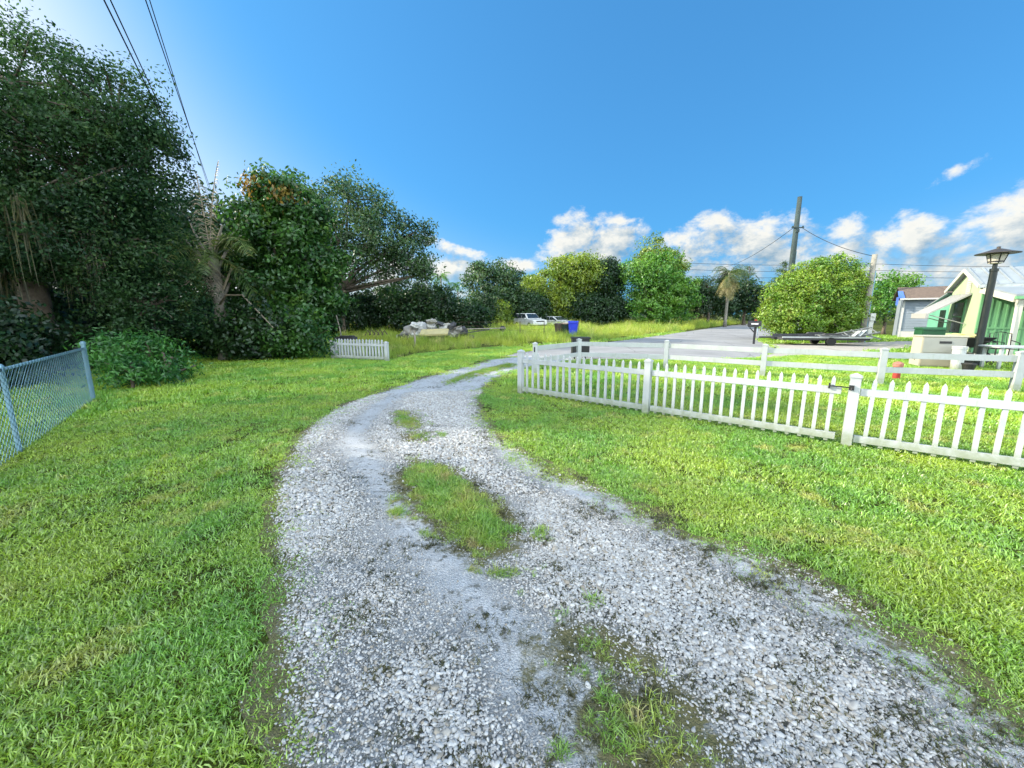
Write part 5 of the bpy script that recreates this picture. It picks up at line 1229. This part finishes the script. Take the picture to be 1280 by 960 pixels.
m = MB(); m.lathe((0, 0, 0), [(.47, LH-.225), (.485, LH-.215), (.47, LH-.20), (.30, LH-.15), (.14, LH-.09), (.045, LH-.06), (.04, LH-.03), (.05, LH-.015), (.02, LH)], 28); m.build('hat', mat('brown_black_hat', (.05, .042, .035), .5, .2), lp, smooth=False)
# red standpipe
sx, sy = XA(1123, 455, 9.9), 9.9; rs = thing('standpipe', 'red standpipe with a pale cap behind the rail fence', 'pipe', (sx, sy, 0)); zz = H(452, sy)
m = MB(); m.lathe((0, 0, 0), [(.075, 0), (.075, zz-.16), (.085, zz-.155), (.085, zz-.13)], 16); m.build('pipe', mat('faded_red_paint', (.36, .04, .03), .6, .2, 6), rs)
m = MB(); m.lathe((0, 0, 0), [(.10, zz-.13), (.105, zz-.12), (.105, zz-.05), (.08, zz-.02), (.03, zz)], 16); m.build('cap', mat('pale_red_cap', (.40, .16, .12), .6, .2), rs)
# white patio table, bench, bucket, pots and chairs
tb = thing('patio_table', 'white patio table standing behind the rail fence near the porch', 'table', (15.2, 11.6, 0), R(-18))
m = MB(); m.box((0, 0, .70), (1.7, .8, .05)); m.build('tabletop', VINYL, tb, bevel=.015)
for a in (-.72, .72):
    for b in (-.3, .3):
        m = MB(); m.box((a, b, .34), (.07, .07, .67)); m.build('leg', VINYL, tb, bevel=.005)
bn = thing('bench', 'low white bench in front of the patio table', 'bench', (14.9, 10.75, 0), R(-18))
m = MB(); m.box((0, 0, .31), (1.3, .3, .04)); m.build('seat', VINYL, bn, bevel=.01)
for a in (-.5, .5): m = MB(); m.box((a, 0, .145), (.06, .26, .29)); m.build('leg', VINYL, bn)
bk = thing('bucket', 'white plastic bucket on the grass between cabinet and lamp post', 'bucket', (XA(1197, 450, 11.7), 11.7, 0))
m = MB(); m.lathe((0, 0, 0), [(.13, 0), (.15, .62), (.165, .63), (.165, .67), (.14, .67)], 18); m.build('body', VINYL, bk); m = MB(); m.lathe((0, 0, 0), [(.155, .672), (.17, .68), (.17, .71), (.02, .72)], 18); m.build('lid', SKIRT, bk)
for px, Y, s, lb in [(1206, 11.9, 1.0, 'black flower pot beside the white bucket'), (1212, 11.2, .8, 'smaller black flower pot near the foot of the lamp post')]:
    o = thing('flower_pot', lb, 'pot', (XA(px, 452, Y), Y, 0)); m = MB(); m.lathe((0, 0, 0), [(.13*s, 0), (.18*s, .28*s), (.20*s, .28*s), (.20*s, .33*s), (.17*s, .33*s)], 18); m.build('body', BLACK, o)
    m = MB(); m.lathe((0, 0, 0), [(.165*s, .31*s), (.1*s, .335*s), (.02*s, .34*s)], 14); m.build('soil', mat('potting_soil', (.05, .04, .03), .95, .4), o)
def chair(label, loc, rz):
    o = thing('garden_chair', label, 'chair', loc, rz, 'black garden chairs on the porch side')
    m = MB()
    for k in range(6): m.beam((-.22, -.2+k*.08, .44), (.22, -.2+k*.08, .44), .035, .015)
    m.build('seat', BLACK, o)
    m = MB(); m.tube([(-.24, .22, .44), (-.25, .30, .92), (0, .32, .98), (.25, .30, .92), (.24, .22, .44)], .016, 6)
    for k in range(4): m.tube([(-.15+k*.1, .23, .45), (-.15+k*.1, .31, .93)], .010, 5)
    m.build('backrest', BLACK, o)
    for sg in (-1, 1):
        m = MB(); m.tube([(sg*.25, -.22, .0), (sg*.25, -.22, .64), (sg*.26, 0, .67), (sg*.26, .26, .70)], .016, 6); m.build('armrest', BLACK, o)
        m = MB(); m.tube([(sg*.24, .22, .45), (sg*.25, .27, 0)], .016, 6); m.build('leg', BLACK, o)
    return o
ch = chair('black metal garden chair behind the left end of the patio table', (XA(1236, 440, 13.0), 13.0, 0.1), .4)
dup(ch, (XA(1253, 440, 12.9), 12.9, .1), -.5, 1, 'black metal garden chair behind the right end of the patio table', 'black garden chairs on the porch side')
